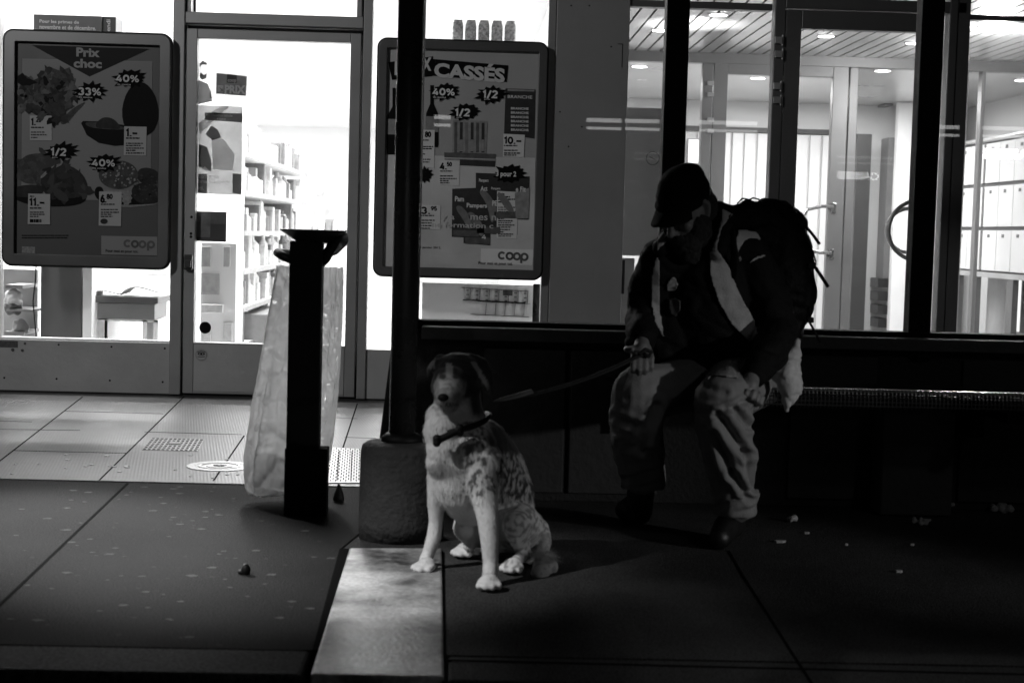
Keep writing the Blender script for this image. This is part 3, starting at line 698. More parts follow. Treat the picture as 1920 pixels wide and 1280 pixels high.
# low display island further back, in front of the shopper
isl = thing('display_island', at(615, 470, 19), 'low white display island with goods in front of the distant shopper', 'display')
x0, x1, z0, z1 = rect(572, 412, 662, 520, 19.0); MB().box(x0, x1, 19, 20, .01, z1-.28).build('base', WHITE, isl)
MB().box(x0-.05, x1+.05, 18.95, 20.05, z1-.28, z1-.24).build('top', mat('price rail', .32), isl)
x = x0+.02
while x < x1-.06:
    wd = random.uniform(.05, .11); h = random.uniform(.1, .27)
    o = MB().box(x, x+wd-.01, 19.02, 19.3, z1-.239, z1-.24+h).build('packet', random.choice(PR), None, bevel=.006); tag(o, 'small packet standing on the low display island far inside the shop', 'packet', 'packets on the display island'); x += wd
# low freezer / darker floor mat area
o = boxthing('chest_freezer', (452, 590, 560, 700), 12.6, 1.4, mat('freezer grey', .2, .4, 0, .3, 8), 'low grey freezer chest seen through the door glass behind the bin bag', 'freezer')
t = thing('ticket_machine', at(408, 640, 10.2), 'white service stand with grey panels just inside the shop door', 'stand')
for (bx, mm, nm, dd) in [((376, 455, 442, 650), WHITE, 'cabinet', 0), ((378, 462, 396, 500), PR[1], 'screen', .02), ((378, 512, 412, 552), PR[1], 'front_panel', .02), ((420, 462, 432, 500), PR[1], 'side_slot', .02), ((380, 570, 420, 585), PR[0], 'tray', .06), ((378, 608, 396, 640), PR[0], 'lower_panel', .02), ((420, 605, 436, 640), PR[0], 'lower_panel', .02)]:
    x0, x1, z0, z1 = rect(*bx, 10.2); MB().box(x0, x1, 10.2-dd, 10.2+(.3 if dd == 0 else 0), max(z0, .01), z1).build(nm, mm, t, bevel=.003)
# prints stuck to the inside of the door glass
YG = YF+.012
def poly(mb, P, Y, mi): mb.m(mi).prism(pts2(P, Y), Y-.0006, Y+.0006)
G2 = [mat('print %.2f' % v, v, .55, 0, .1, 20) for v in (.02, .07, .15, .28, .45, .65, .85)]
t = thing('poster', at(415, 365, YG), 'pale poster with a masked figure stuck inside the door glass', 'poster')
def backlit(name, v, e):
    m = mat(name, v, .6, 0, .1, 12); return m
TP = [mat('thin paper %.2f' % v, v, .6, 0, .1, 14) for v in (.12, .32, .55, .85)]
for m_ in TP:      # thin paper lets the shop light through
    nt = m_.node_tree; b_ = nt.nodes['Principled BSDF']; tl = nt.nodes.new('ShaderNodeBsdfTranslucent'); mx = nt.nodes.new('ShaderNodeMixShader'); mx.inputs[0].default_value = .55
    src = b_.inputs['Base Color'].links[0].from_socket; nt.links.new(src, tl.inputs[0])
    out = nt.nodes['Material Output']; nt.links.new(b_.outputs[0], mx.inputs[1]); nt.links.new(tl.outputs[0], mx.inputs[2]); nt.links.new(mx.outputs[0], out.inputs[0])
mb = MB()
poly(mb, [(372,197),(455,200),(453,366),(370,363)], YG, 2)
mb.build('sheet', TP, t)
mb = MB(); Y_ = YG-.003
poly(mb, [(384,211),(455,213),(455,230),(384,225)], Y_, 1); poly(mb, [(372,232),(400,208),(418,197),(432,198),(404,224),(374,252)], Y_, 3)
poly(mb, [(385,252),(396,236),(408,243),(415,258),(398,263)], Y_, 1); poly(mb, [(373,270),(388,276),(396,300),(396,322),(372,312)], Y_, 1)
poly(mb, [(372,326),(388,326),(388,363),(371,361)], Y_, 1); poly(mb, [(436,325),(453,327),(452,364),(436,362)], Y_, 1); poly(mb, [(396,258),(420,262),(440,290),(436,320),(400,318)], Y_, 3)
poly(mb, [(378,318),(384,312),(394,322)], Y_-.001, 3)
mb.build('picture', TP, t)
mb = MB(); addtext(mb, "Pour s'adapter aux habitudes", (386,214,436,220), Y_-.002); addtext(mb, "sans faire la queue.", (386,220,424,226), Y_-.002)
addtext(mb, 'nsformez votre', (371,326,410,335), Y_-.002); addtext(mb, 'Bernard en superchef', (371,337,430,346), Y_-.002); addtext(mb, 'ici.', (371,349,382,356), Y_-.002)
mb.build('lettering', TP[3], t)
t = thing('price_sign', at(434, 182, YG), 'small grey sign reading COOP PRIX stuck inside the door glass', 'sign')
mb = MB(); poly(mb, [(396,131),(468,136),(466,188),(394,184)], YG, 3); poly(mb, [(406,137),(463,143),(461,180),(405,176)], YG-.002, 1); poly(mb, [(426,139),(444,141),(444,156),(425,155)], YG-.0035, 0)
mb.build('sheet', TP, t)
mb = MB(); addtext(mb, 'PRIX', (421,160,460,176), YG-.005, .05, shear=.0); addtext(mb, 'coop', (427,149,443,156), YG-.005, .03)
x0, x1, z0, z1 = rect(408, 160, 419, 173, YG-.005); mb.box(x0, x1, YG-.006, YG-.005, z0, z1); mb.build('lettering', TP[3], t)
mb = MB(); poly(mb, [(410,163),(417,168),(417,163.5),(419,172),(411,172),(415,170)], YG-.0075, 1); mb.build('arrow', TP, t)
t = thing('poster', at(385, 190, YG), 'cut-out print of a bearded figure in a dark shirt beside the door frame', 'poster')
mb = MB(); poly(mb, [(372,196),(372,150),(382,154),(390,158),(395,172),(398,190)], YG, 1); mb.build('shirt', TP, t)
mb = MB(); poly(mb, [(374,138),(374,122),(379,116),(387,119),(389,132),(387,147),(379,150)], YG, 3); poly(mb, [(374,126),(374,119),(380,114),(388,118),(388,122),(379,121)], YG-.002, 1); poly(mb, [(374,141),(377,136),(382,141),(388,138),(387,147),(379,150),(375,147)], YG-.002, 1); mb.build('head', TP, t)
t = thing('card_notice', at(396, 453, YG), 'dark square notice with a paler corner stuck on the door glass', 'notice')
mb = MB(); poly(mb, [(368,396),(425,397.5),(424,454),(367,452)], YG, 0); mb.build('sheet', [mat('notice dark', .06, .4, 0, .1)], t)
mb = MB(); poly(mb, [(368.5,397),(395,398),(394,445),(368,444)], YG-.002, 0); mb.build('paler_corner', [mat('notice mid', .16, .4, 0, .4, 20)], t)
mb = MB(); poly(mb, [(395,398),(424.5,398.5),(424,421),(394.5,420)], YG-.0035, 0); mb.build('grey_band', [mat('notice mid2', .11, .4, 0, .3, 20)], t)
# left window: things under the poster
boxthing('cupboard', (76, 498, 153, 660), 9.75, .3, mat('grey cupboard', .085, .5, 0, .08), 'tall plain grey cupboard side behind the left shop window', 'cupboard')
boxthing('white_divider', (155, 480, 172, 660), 9.7, .3, WHITE, 'narrow white upright divider between grey cupboard and magazine counter', 'divider')
t = thing('counter', at(230, 640, 9.8), 'dark topped counter in the left shop window carrying open papers', 'counter')
x0, x1, z0, z1 = rect(171, 556, 296, 568, 9.8); MB().box(x0, x1, 9.8, 10.3, z0, z1).build('counter_top', mat('counter top', .12, .4), t, bevel=.003)
x0, x1, _, z1 = rect(173, 569, 290, 598, 9.85); z0 = at(230, 598, 9.85).z; MB().box(x0, x1, 9.85, 10.25, z0, z1).build('drawer', mat('counter drawer', .24, .4), t)
mb = MB()
for bx in ((176,599,203,660),(196,600,201,655),(267,600,275,660),(203,599,296,603),(288,600,296,655)):
    x0, x1, z0, z1 = rect(*bx, 9.86); mb.box(x0, x1, 9.86, 10.2, max(z0, .01), z1)
mb.build('white_frame', WHITE, t)
def paper(name, P, Yc, dY, lift, label, cat):
    mb = MB(); nx, ny = 14, 8; G = []
    for j in range(ny):
        row = []
        for i in range(nx):
            u, v = i/(nx-1), j/(ny-1); a_ = at(P[0][0]+(P[1][0]-P[0][0])*u, P[0][1]+(P[1][1]-P[0][1])*u, Yc)
            z = a_.z + lift*(abs(math.sin(u*math.pi*1.0))**.7)*(.5+.5*math.cos(u*2)) + .006*v
            row.append(mb.bm.verts.new((a_.x, Yc+v*dY, z)))
        G.append(row)
    for j in range(ny-1):
        for i in range(nx-1): mb.face([G[j][i], G[j][i+1], G[j+1][i+1], G[j+1][i]])
    return tag(mb.build(name, WHITE, None, smooth=True, solid=.008), label, cat)
paper('magazine', [(174, 549), (222, 551)], 9.82, .25, .02, 'closed magazine lying flat on the left end of the window counter', 'magazine')
paper('open_magazine', [(226, 552), (296, 548)], 9.82, .28, .05, 'open magazine with curled white pages on the window counter', 'magazine')
t = thing('shelf_rack', at(45, 630, 9.7), 'small rack with grey bags at the left edge of the shop window', 'rack')
x0, x1, z0, z1 = rect(6, 505, 70, 650, 10.1); MB().box(x0, x1, 10.1, 10.14, z0, z1).build('back_board', mat('rack board', .35, .5), t)
for bx in ((10, 534, 42, 541), (12, 580, 62, 584), (8, 622, 45, 628)):
    x0, x1, z0, z1 = rect(*bx, 9.75); MB().box(x0, x1, 9.75, 10.1, z0, z1).build('shelf', mat('rack shelf', .2, .5), t)
for P, lb, g_ in (([(16,548),(26,544),(36,552),(38,572),(20,578),(12,566)], 'crumpled pale bag on the upper shelf of the window rack', .5), ([(12,572),(28,570),(38,576),(34,585),(14,584)], 'small dark bag on the middle shelf of the window rack', .05), ([(30,606),(40,602),(50,612),(46,626),(28,624)], 'grey paper bag on the lowest shelf of the window rack', .22)):
    mb = MB(); c0 = at(sum(p[0] for p in P)/len(P), sum(p[1] for p in P)/len(P), 9.8)
    for (x, y) in P: mb.ball(at(x, y, 9.82).lerp(c0, .35), .03)
    mb.ball(c0, .035); o = vox(mb, 'paper_bag', mat('bag %.2f' % g_, g_, .6), .008, None, 2, lambda c, n_: .006*noise.noise(c*40)); tag(o, lb, 'bag')
mb = MB(); mb.tube([at(68, 490, 9.42), at(66, 530, 9.42), at(62, 565, 9.42), at(65, 600, 9.42), at(68, 632, 9.42)], .004, 8)
tag(mb.build('cable', RUB, None, smooth=True), 'thin dark cable hanging down inside the left shop window', 'cable')
# box above the left poster
t = thing('cardboard_display', at(140, 62, 9.42), 'grey box reading Pour les primes de novembre et de décembre above the left poster', 'display box')
x0, x1, z0, z1 = rect(63, 29, 190, 120, 9.5); MB().box(x0, x1, 9.5, 9.7, z0, z1).build('box', mat('display grey', .17, .5, 0, .15), t)
mb = MB(); addtext(mb, 'Pour les primes de', (74, 38, 148, 46), 9.497, .02); addtext(mb, 'novembre et de décembre.', (74, 48, 180, 56), 9.497, .02); mb.build('lettering', emis('dim white letters', .55) if False else mat('white letters', .8, .5, 0, 0), t)
t = thing('cardboard_display', at(203, 62, 9.42), 'narrow dark grey box end with upright letters next to the lettered box', 'display box')
x0, x1, z0, z1 = rect(191, 32, 217, 120, 9.52); MB().box(x0, x1, 9.52, 9.7, z0, z1).build('box', mat('display grey dark', .09, .5, 0, .15), t)
me = textmesh('endi', .02); mb = MB(); a0, a1 = at(199, 59, 9.516), at(207, 37, 9.516)
xs_ = [v.co.x for v in me.vertices]; ysv = [v.co.y for v in me.vertices]
vv = [mb.bm.verts.new((a1.x-(v.co.y-min(ysv))/(max(ysv)-min(ysv))*(a1.x-a0.x), 9.516, a0.z+(v.co.x-min(xs_))/(max(xs_)-min(xs_))*(a1.z-a0.z))) for v in me.vertices]
for p_ in me.polygons: mb.face([vv[i] for i in p_.vertices])
mb.build('lettering', MT['white letters'], t)
# five packets over the right poster
PKM = mat('speckled wrapper', .5, .45, 0, .85, 60, .3, 60)
o0 = None; lbs = ['leftmost', 'second from the left', 'middle one', 'second from the right', 'rightmost']
shf = MB(); x0, x1, z0, z1 = rect(838, 80, 975, 84, 9.6); tag(shf.box(x0, x1, 9.58, 9.75, z0, z1).build('display_shelf', WHITE), 'thin white shelf holding five speckled packets over the right poster', 'shelf')
for k in range(5):
    cx = 857.5+24.6*k; b0 = at(cx, 79.5+k*.6, 9.65); tp = at(cx, 38+k*.6, 9.65); h = tp.z-b0.z; wd = .034
    mb = MB(); prof = []
    seg = 20
    rings = []
    for (s_, hh) in ((.9, 0), (1, .04), (1, .7), (.93, .85), (.82, .95), (.8, 1)):
        rings.append([mb.bm.verts.new((b0.x+wd*s_*math.copysign(abs(math.cos(a_))**.6, math.cos(a_)), 9.65+.03*s_*math.copysign(abs(math.sin(a_))**.6, math.sin(a_)), b0.z+h*hh)) for a_ in [2*math.pi*i/seg for i in range(seg)]])
    for A_, B_ in zip(rings, rings[1:]):
        for i in range(seg): mb.face([A_[i], A_[(i+1) % seg], B_[(i+1) % seg], B_[i]])
    mb.face(rings[0][::-1]); mb.face(rings[-1])
    tag(mb.build('packet', PKM, None, smooth=True), 'speckled packet above the right poster, %s of the row of five' % lbs[k], 'packet', 'speckled packets over the right poster')
# white stand with price labels under the right poster
t = thing('label_stand', at(930, 600, 9.5), 'white display stand with rows of small price labels under the right poster', 'stand')
x0, x1, z0, z1 = rect(790, 532, 998, 700, 9.62); MB().box(x0, x1, 9.62, 9.66, max(z0, .02), z1).build('board', WHITE, t)
mb = MB()
def pl(mb, x0_, y0_, x1_, y1_, w_=.004):
    a_, b_ = at(x0_, y0_, 9.615), at(x1_, y1_, 9.615); d = (b_-a_).normalized(); s_ = Vector((-d.z, 0, d.x))*w_/2
    mb.prism([((a_+s_).x, (a_+s_).z), ((a_-s_).x, (a_-s_).z), ((b_-s_).x, (b_-s_).z), ((b_+s_).x, (b_+s_).z)], 9.612, 9.618)
pl(mb, 864, 539, 990, 546, .003); pl(mb, 868, 562, 985, 568, .006); pl(mb, 882, 589, 992, 594, .003); pl(mb, 895, 565, 994, 570, .002)
for k in range(7):
    x = 882+18*k; pl(mb, x, 540+k*.9, x-1, 563+k*.8, .0025)
    for j in range(3): pl(mb, x-8, 544+j*8+k, x-3, 544.3+j*8+k, .004)
    if k > 0: pl(mb, x+12, 567+k*.6, x+10, 592, .002)
mb.build('label_lines', INK, t)
x0, x1, z0, z1 = rect(943, 543, 961, 554, 9.61); MB().box(x0, x1, 9.605, 9.611, z0, z1).build('dark_label', G2[1], t)
x0, x1, z0, z1 = rect(999, 532, 1012, 606, 9.5); tag(MB().box(x0, x1, 9.5, 9.54, z0, z1).build('mirror_strip', mat('strip dark', .02, .15, 0, .9, 14)), 'narrow dark upright strip beside the label stand', 'strip', None)
# shopper far inside the shop
mb = MB(); Yp = 28.5; q = lambda x, y, d=0: at(x, y, Yp+d)
mb.ball(q(600, 361), (.078, .095, .115)); mb.chain([(q(600, 366), .06), (q(601, 376), .065)])
mb.chain([(q(588, 382), .075), (q(614, 382), .075)]); mb.chain([(q(601, 388), .16), (q(602, 410), .15), (q(602, 432), .16)])
mb.chain([(q(584, 384), .07), (q(580, 405), .055), (q(587, 420, -.15), .04)]); mb.chain([(q(618, 384), .07), (q(623, 405), .055), (q(617, 420, -.15), .04)])
mb.chain([(q(596, 440), .1), (q(596, 485), .07), (Vector((q(596,560).x, Yp, .06)), .05)]); mb.chain([(q(608, 440), .1), (q(609, 485), .07), (Vector((q(609,560).x, Yp, .06)), .05)])
o = vox(mb, 'person', mat('shopper clothes', .3, .8), .025, None, 3); tag(o, 'shopper in a grey top standing far inside the bright shop', 'person')

# ================================================================== POSTERS
def star(cx, cy, rx, ry, n=13, seed=1):
    rd = random.Random(seed); P = []
    for i in range(n*2):
        a_ = math.pi*2*i/(n*2) + rd.uniform(-.06, .06); k = (1.0+rd.uniform(-.12, .2)) if i % 2 == 0 else .74
        P.append((cx+rx*k*math.cos(a_), cy+ry*k*math.sin(a_) - .06*rx*k*math.cos(a_)))
    return P
def roundrect(x0, x1, z0, z1, r, seg=6):
    P = []
    for cx, cz, a0 in ((x1-r, z1-r, 0), (x0+r, z1-r, 90), (x0+r, z0+r, 180), (x1-r, z0+r, 270)):
        for k in range(seg+1):
            a_ = R(a0+90*k/seg); P.append((cx+r*math.cos(a_), cz+r*math.sin(a_)))
    return P
def ringframe(mb, outer, inner, y0, y1):
    n_ = len(outer); v = [[mb.bm.verts.new((p[0], y, p[1])) for p in L] for L, y in ((outer, y0), (inner, y0), (inner, y1), (outer, y1))]
    for a_, b_ in ((0, 1), (1, 2), (2, 3), (3, 0)):
        for i in range(n_): mb.face([v[a_][i], v[a_][(i+1) % n_], v[b_][(i+1) % n_], v[b_][i]])
YP = YF-.10
def tagcard(P, parent, price, pbox, small, lines, mpaper, extra=None):
    mb = MB(); poly(mb, P, YP-.006, 0); c = mb.build('price_tag', mpaper, parent)
    mb = MB(); addtext(mb, price, pbox, YP-.0075, .05)
    if small: addtext(mb, small[0], small[1], YP-.0075, .03)
    rd = random.Random(int(P[0][0])); 
    for (x, y, w_, h_) in lines:       # fine print, too small to read
        xx_ = x
        while xx_ < x+w_:
            ww = min(rd.uniform(2.2, 7), x+w_-xx_)
            x0, x1, z0, z1 = rect(xx_, y, xx_+ww, y+h_, YP-.0075); mb.box(x0, x1, YP-.008, YP-.0075, z0, z1); xx_ += ww+rd.uniform(.7, 1.4)
    mb.build('price', INK, parent)
    return c
def burst(parent, cx, cy, rx, ry, s, box, sub=None, subbox=None, seed=1, m=None, lm=None):
    mb = MB(); poly(mb, star(cx, cy, rx, ry, 13, seed), YP-.008, 0); o = mb.build('starburst', m or INK, parent)
    mb = MB(); addtext(mb, s, box, YP-.0095, .035)
    if sub: addtext(mb, sub, subbox, YP-.0095, .02)
    mb.build('lettering', lm, parent)
LET = mat('poster grey lettering', .42, .5, 0, 0); LETR = mat('poster pale lettering', .8, .5, 0, 0)
def posterframe(bx, rim, label, fm, pm, inner):
    t = thing('advertising_poster', at((bx[0]+bx[2])/2, bx[3], YP), label, 'poster')
    x0, x1, z0, z1 = rect(*bx, YP); mb = MB(); O = roundrect(x0, x1, z0, z1, .05); I = roundrect(x0+rim, x1-rim, z0+rim, z1-rim, .006)
    ringframe(mb, O, I, YP-.03, YP+.02); mb.build('frame', fm, t, bevel=.004)
    mb = MB(); O2 = roundrect(x0-.008, x1+.008, z0-.01, z1+.008, .058); ringframe(mb, O2, O, YP-.022, YP+.015); mb.build('rubber_edge', RUB, t)
    mb = MB(); mb.box(x0+rim-.004, x1-rim+.004, YP, YP+.015, z0+rim-.004, z1-rim+.004); s = mb.build('poster_sheet', pm, t)
    MB().prism(roundrect(x0+.002, x1-.002, z0+.002, z1-.002, .048), YP+.0155, YP+.022).build('backing', BLACK, t)
    return t, s
def blob(P, n=2):
    for _ in range(n):
        Q = []
        for i in range(len(P)):
            a_, b_ = P[i], P[(i+1) % len(P)]; Q += [(a_[0]*.75+b_[0]*.25, a_[1]*.75+b_[1]*.25), (a_[0]*.25+b_[0]*.75, a_[1]*.25+b_[1]*.75)]
        P = Q
    return P
def ell(cx, cy, rx, ry, n=24, egg=0):
    return [(cx+rx*(1+egg*math.sin(a_))*math.cos(a_), cy+ry*math.sin(a_)) for a_ in [2*math.pi*i/n for i in range(n)]]
t, s = posterframe((9, 62, 319, 499), .062, 'large framed price poster headed Prix choc in the left shop window', mat('poster frame alu', .13, .35, .5, .08, 3), mat('poster blue grey', .05, .45, 0, .06, 3), None)
E = mat('poster ground', .15, .5, 0, .12, 2)
mb = MB(); poly(mb, [(42,110),(286,115),(282,376),(40,374)], YP-.002, 0); poly(mb, [(60,85),(280,92),(168,144)], YP-.0032, 1); mb.build('print_panel', [E, mat('poster dark', .022, .5, 0, .05, spec=.06)], s)
mb = MB(); addtext(mb, 'Prix', (143,90,187,107), YP-.0045, .04); addtext(mb, 'choc', (138,111,191,128), YP-.0045, .04); mb.build('heading', mat('heading grey', .22, .5, 0, 0), s)
F_ = [mat('food dark', .007, .5, 0, .3, 25, spec=.06), mat('food mid', .028, .5, 0, .5, 18, spec=.06), mat('food light', .06, .5, 0, .55, 28, spec=.06), mat('food pale', .22, .5, 0, .3, 60, spec=.1), mat('lettuce tone', .034, .5, 0, .8, 26, spec=.06)]
def specks(P, n_, rmin, rmax, tones, base, sd, rough=.35, asp=1.0):
    rd = random.Random(sd); mb = MB(); x0 = min(p[0] for p in P); x1 = max(p[0] for p in P); y0 = min(p[1] for p in P); y1 = max(p[1] for p in P); k = 0
    for _ in range(n_*6):
        if k >= n_: break
        x, y = rd.uniform(x0, x1), rd.uniform(y0, y1)
        if not inpoly(x, y, P): continue
        r_ = rd.uniform(rmin, rmax); ph = rd.uniform(0, 6.3); ca_, sa_ = math.cos(ph), math.sin(ph); Q = []
        for i in range(11):
            a_ = 2*math.pi*i/11; q_ = r_*(1+rd.uniform(-rough, rough)); u, v = q_*math.cos(a_)*asp, q_*math.sin(a_)
            Q.append((x+u*ca_-v*sa_, y+u*sa_+v*ca_))
        z_ = YP-base-.00004*k; mb.m(rd.choice(tones)).face([mb.bm.verts.new((p[0], z_, p[1])) for p in pts2(Q, YP)]); k += 1
    return mb
LP = [(36,172),(46,152),(70,148),(84,130),(104,126),(130,144),(144,172),(136,200),(120,216),(108,234),(96,234),(66,218),(46,204),(36,190)]
specks(LP, 90, 3, 11, [0, 1, 4, 4, 2, 2, 3], .0048, 3, .5, 1.5).build('lettuce_leaves', [MT['food dark'], mat('leaf mid', .03, .5, 0, .5, 18, spec=.06), mat('leaf light', .07, .5, 0, .5, 30, spec=.06), mat('leaf pale', .11, .5, 0, .4, 30, spec=.06), mat('leaf green', .045, .5, 0, .6, 24, spec=.06)], s)
specks(ell(222, 328, 34, 24), 70, .8, 2.6, [2, 3, 3], .0046, 4).build('patty_grains', F_, s)
specks(ell(275, 352, 26, 26), 60, .8, 2.4, [1, 2, 2], .0054, 5).build('patty_grains', F_, s)
specks([(80,330),(98,314),(128,310),(152,326),(162,348),(156,366),(100,370),(82,356)], 26, 2, 9, [1, 1, 2, 0], .0056, 6, .4, 2.4).build('meat_grain', [mat('meat a', .02, .5, 0, .3, spec=.06), mat('meat b', .036, .5, 0, .3, spec=.06), mat('meat c', .055, .5, 0, .3, spec=.06)], s)
specks([(34,318),(46,296),(96,290),(112,302),(90,326),(78,340),(42,338)], 22, 2, 8, [1, 1, 2, 2], .0045, 7, .4, 2.4).build('meat_grain', [MT['meat a'], mat('meat d', .05, .5, 0, .3, spec=.06), MT['leaf light']], s)
# lettuce
mb = MB(); poly(mb, blob([(34,168),(42,154),(70,150),(84,132),(100,126),(128,144),(142,170),(136,196),(120,214),(110,234),(98,236),(70,218),(48,204),(36,188)]), YP-.0035, 4)
poly(mb, blob([(82,150),(92,132),(104,128),(120,140),(130,150),(118,160),(108,146),(98,158)]), YP-.0042, 2); poly(mb, blob([(110,232),(132,206),(160,190),(158,196),(140,214),(124,234)]), YP-.0042, 2)
poly(mb, blob([(60,172),(80,164),(98,184),(92,208),(72,200)]), YP-.0042, 1); poly(mb, blob([(100,170),(116,166),(132,176),(126,196),(110,206),(102,192)]), YP-.0046, 1); poly(mb, blob([(44,176),(56,170),(60,190),(52,198)]), YP-.0046, 2); mb.build('lettuce_picture', F_, s)
mb = MB(); poly(mb, ell(263, 206, 34, 52, egg=.12), YP-.0035, 0)
poly(mb, [(152,231),(156,227),(190,228),(240,236),(240,272),(215,274),(185,268),(163,254)], YP-.0042, 0); poly(mb, blob([(158,229),(180,229),(236,238),(234,244),(190,242),(164,238)]), YP-.005, 2)
poly(mb, blob([(178,240),(182,228),(195,219),(212,222),(224,234),(226,243),(200,241)]), YP-.0058, 1); mb.build('avocado_picture', F_, s)
mb = MB(); poly(mb, blob([(22,372),(28,362),(160,366),(162,378),(130,388),(60,386)]), YP-.003, 0); poly(mb, blob([(30,320),(40,296),(62,287),(100,288),(118,300),(100,330),(86,345),(40,345)]), YP-.0038, 2)
poly(mb, blob([(20,350),(80,344),(84,366),(24,372)]), YP-.0042, 1); poly(mb, blob([(76,330),(96,312),(128,308),(154,324),(166,348),(160,370),(100,374),(78,358)]), YP-.0048, 1)
poly(mb, blob([(74,332),(96,312),(114,306),(116,310),(96,318),(78,336)]), YP-.0055, 3); poly(mb, blob([(148,356),(158,350),(163,352),(158,366),(146,364)]), YP-.0055, 2); mb.build('meat_picture', F_, s)
mb = MB(); poly(mb, blob([(176,372),(186,352),(304,366),(302,380),(280,386),(220,390)]), YP-.0028, 3); poly(mb, blob([(182,372),(190,362),(302,368),(300,377),(280,383),(220,385)]), YP-.0034, 0)
poly(mb, ell(222, 328, 37, 27), YP-.0042, 2); poly(mb, blob([(258,318),(276,313),(298,322),(303,340),(280,350),(256,338)]), YP-.0038, 1); poly(mb, blob([(245,356),(256,344),(280,342),(302,352),(302,380),(270,384),(250,374)]), YP-.0048, 1)
poly(mb, blob([(176,364),(180,350),(192,350),(196,366),(186,378)]), YP-.0044, 0); poly(mb, star(238, 372, 11, 15, 9, 4), YP-.0055, 3); mb.build('patty_picture', F_, s)
CP = mat('tag paper', .34, .6, 0, .04)
tagcard([(56,217),(97,217),(97,264),(56,263)], s, '1.', (58,222,67,235), ('25', (68,220,77,229)), [(58,238,24,2.4),(58,247,26,2),(58,252,30,2),(58,257,12,2)], CP)
tagcard([(233,237),(275,238),(274,292),(232,291)], s, '1.–', (236,242,258,256), None, [(236,258,26,2.4),(236,268,32,2),(236,272,28,2),(236,277,34,2),(236,281,18,2.4),(236,286,34,2.4)], CP)
tagcard([(53,363),(94,364),(94,421),(52,420)], s, '11.–', (55,372,84,386), None, [(56,367,8,2.4),(56,389,22,2.4),(56,397,26,2),(56,401,28,2),(56,405,16,2),(56,411,22,6)], CP)
tagcard([(186,359),(228,360),(227,424),(185,423)], s, '6.', (189,365,199,380), ('80', (200,364,211,373)), [(189,382,26,2.2),(189,392,32,2),(189,397,34,2.2),(189,401,20,2),(189,405,22,2)], CP)
mb = MB(); poly(mb, ell(195, 415, 7, 5), YP-.0075, 0); mb.build('tag_emblem', F_[1], s)
for bb in ((169,172,32,18,'33%',(146,165,190,179),'de moins',(147,181,173,184),3), (243,147,32,18,'40%',(217,141,261,154),'de moins',(219,157,245,160),4), (115,284,31,17,'1/2',(95,278,124,292),'prix',(98,294,109,297),5), (195,306,31,18,'40%',(172,299,216,312),'de moins',(173,314,199,317),6)):
    burst(s, *bb[:4], bb[4], bb[5], bb[6], bb[7], bb[8], INK, LET)
mb = MB(); poly(mb, [(190,442),(300,444),(299,479),(190,477)], YP-.002, 0); mb.build('logo_panel', mat('logo panel', .2, .5, 0, .04), s)
def cooplogo(P4, th, Y, s, mA, mB):
    for k, (nm, m_) in enumerate(zip('coop', (mA, mB, mA, mA))):
        cx, cy, r = P4[k]; c = at(cx, cy, Y); mb = MB(); rr = r; N = 28
        rng = [R(a_) for a_ in range(40, 325, 12)] if k == 0 else [2*math.pi*i/N for i in range(N)]
        Pn = []
        o_, i_ = rr+th/2, rr-th/2; close = k != 0
        A = [mb.bm.verts.new((c.x+o_*math.cos(a_), Y-.0004*k, c.z+o_*math.sin(a_))) for a_ in rng]; Bv = [mb.bm.verts.new((c.x+i_*math.cos(a_), Y-.0004*k, c.z+i_*math.sin(a_))) for a_ in rng]
        for i in range(len(rng) if close else len(rng)-1): j = (i+1) % len(rng); mb.face([A[i], A[j], Bv[j], Bv[i]])
        if k == 3: mb.box(c.x-o_, c.x-o_+th, Y-.0018, Y-.0013, c.z-rr*2.1, c.z)
        mb.build('logo_letter', m_, s)
cooplogo([(239,456.5,.0165),(253,457.5,.0165),(267,458,.0165),(283,458.5,.0165)], .0125, YP-.004, s, mat('logo grey', .075, .5, 0, 0), mat('logo dark', .04, .5, 0, 0))
mb = MB(); addtext(mb, 'Pour moi et pour toi.', (198,468,259,475), YP-.004, .02); mb.build('slogan', INK, s)
mb = MB(); poly(mb, [(41,462),(66,463),(66,475),(41,474)], YP-.002, 0); mb.build('small_label', mat('small label', .18, .5, 0, .5, 90), s)
mb = MB(); rd = random.Random(3)
for y, w_ in ((440.5, 88), (445, 84)):
    x = 41
    while x < 41+w_:
        ww = rd.uniform(2, 8); x0, x1, z0, z1 = rect(x, y, x+ww, y+1.8, YP-.002); mb.box(x0, x1, YP-.003, YP-.002, z0, z1); x += ww+1
mb.build('fine_print', F_[0], s)

# right poster
t, s = posterframe((706, 78, 1021, 519), .05, 'large framed price poster headed Prix cassés behind the concrete-based pole', mat('poster frame dark alu', .13, .35, .5, .08, 3), mat('poster paper grey', .42, .4, 0, .1, 2), None)
mb = MB(); poly(mb, [(716,290),(1004,296),(1000,508),(712,500)], YP-.002, 0); mb.build('print_panel', [mat('poster light ground', .62, .35, 0, .18, 3)], s)
mb = MB(); poly(mb, [(728,117),(812,106),(811,143),(735,150)], YP-.0035, 0); poly(mb, [(800,110),(953,123),(950,154),(799,141)], YP-.0045, 0); mb.build('heading_band', [INK], s)
mb = MB(); addtext(mb, 'PRI', (740,116,795,142), YP-.006, .05); addtext(mb, 'X', (791,108,809,133), YP-.006, .05); addtext(mb, 'CASSÉS', (814,113,947,147), YP-.006, .045, shear=.055); mb.build('heading', mat('heading pale', .62, .5, 0, 0), s)
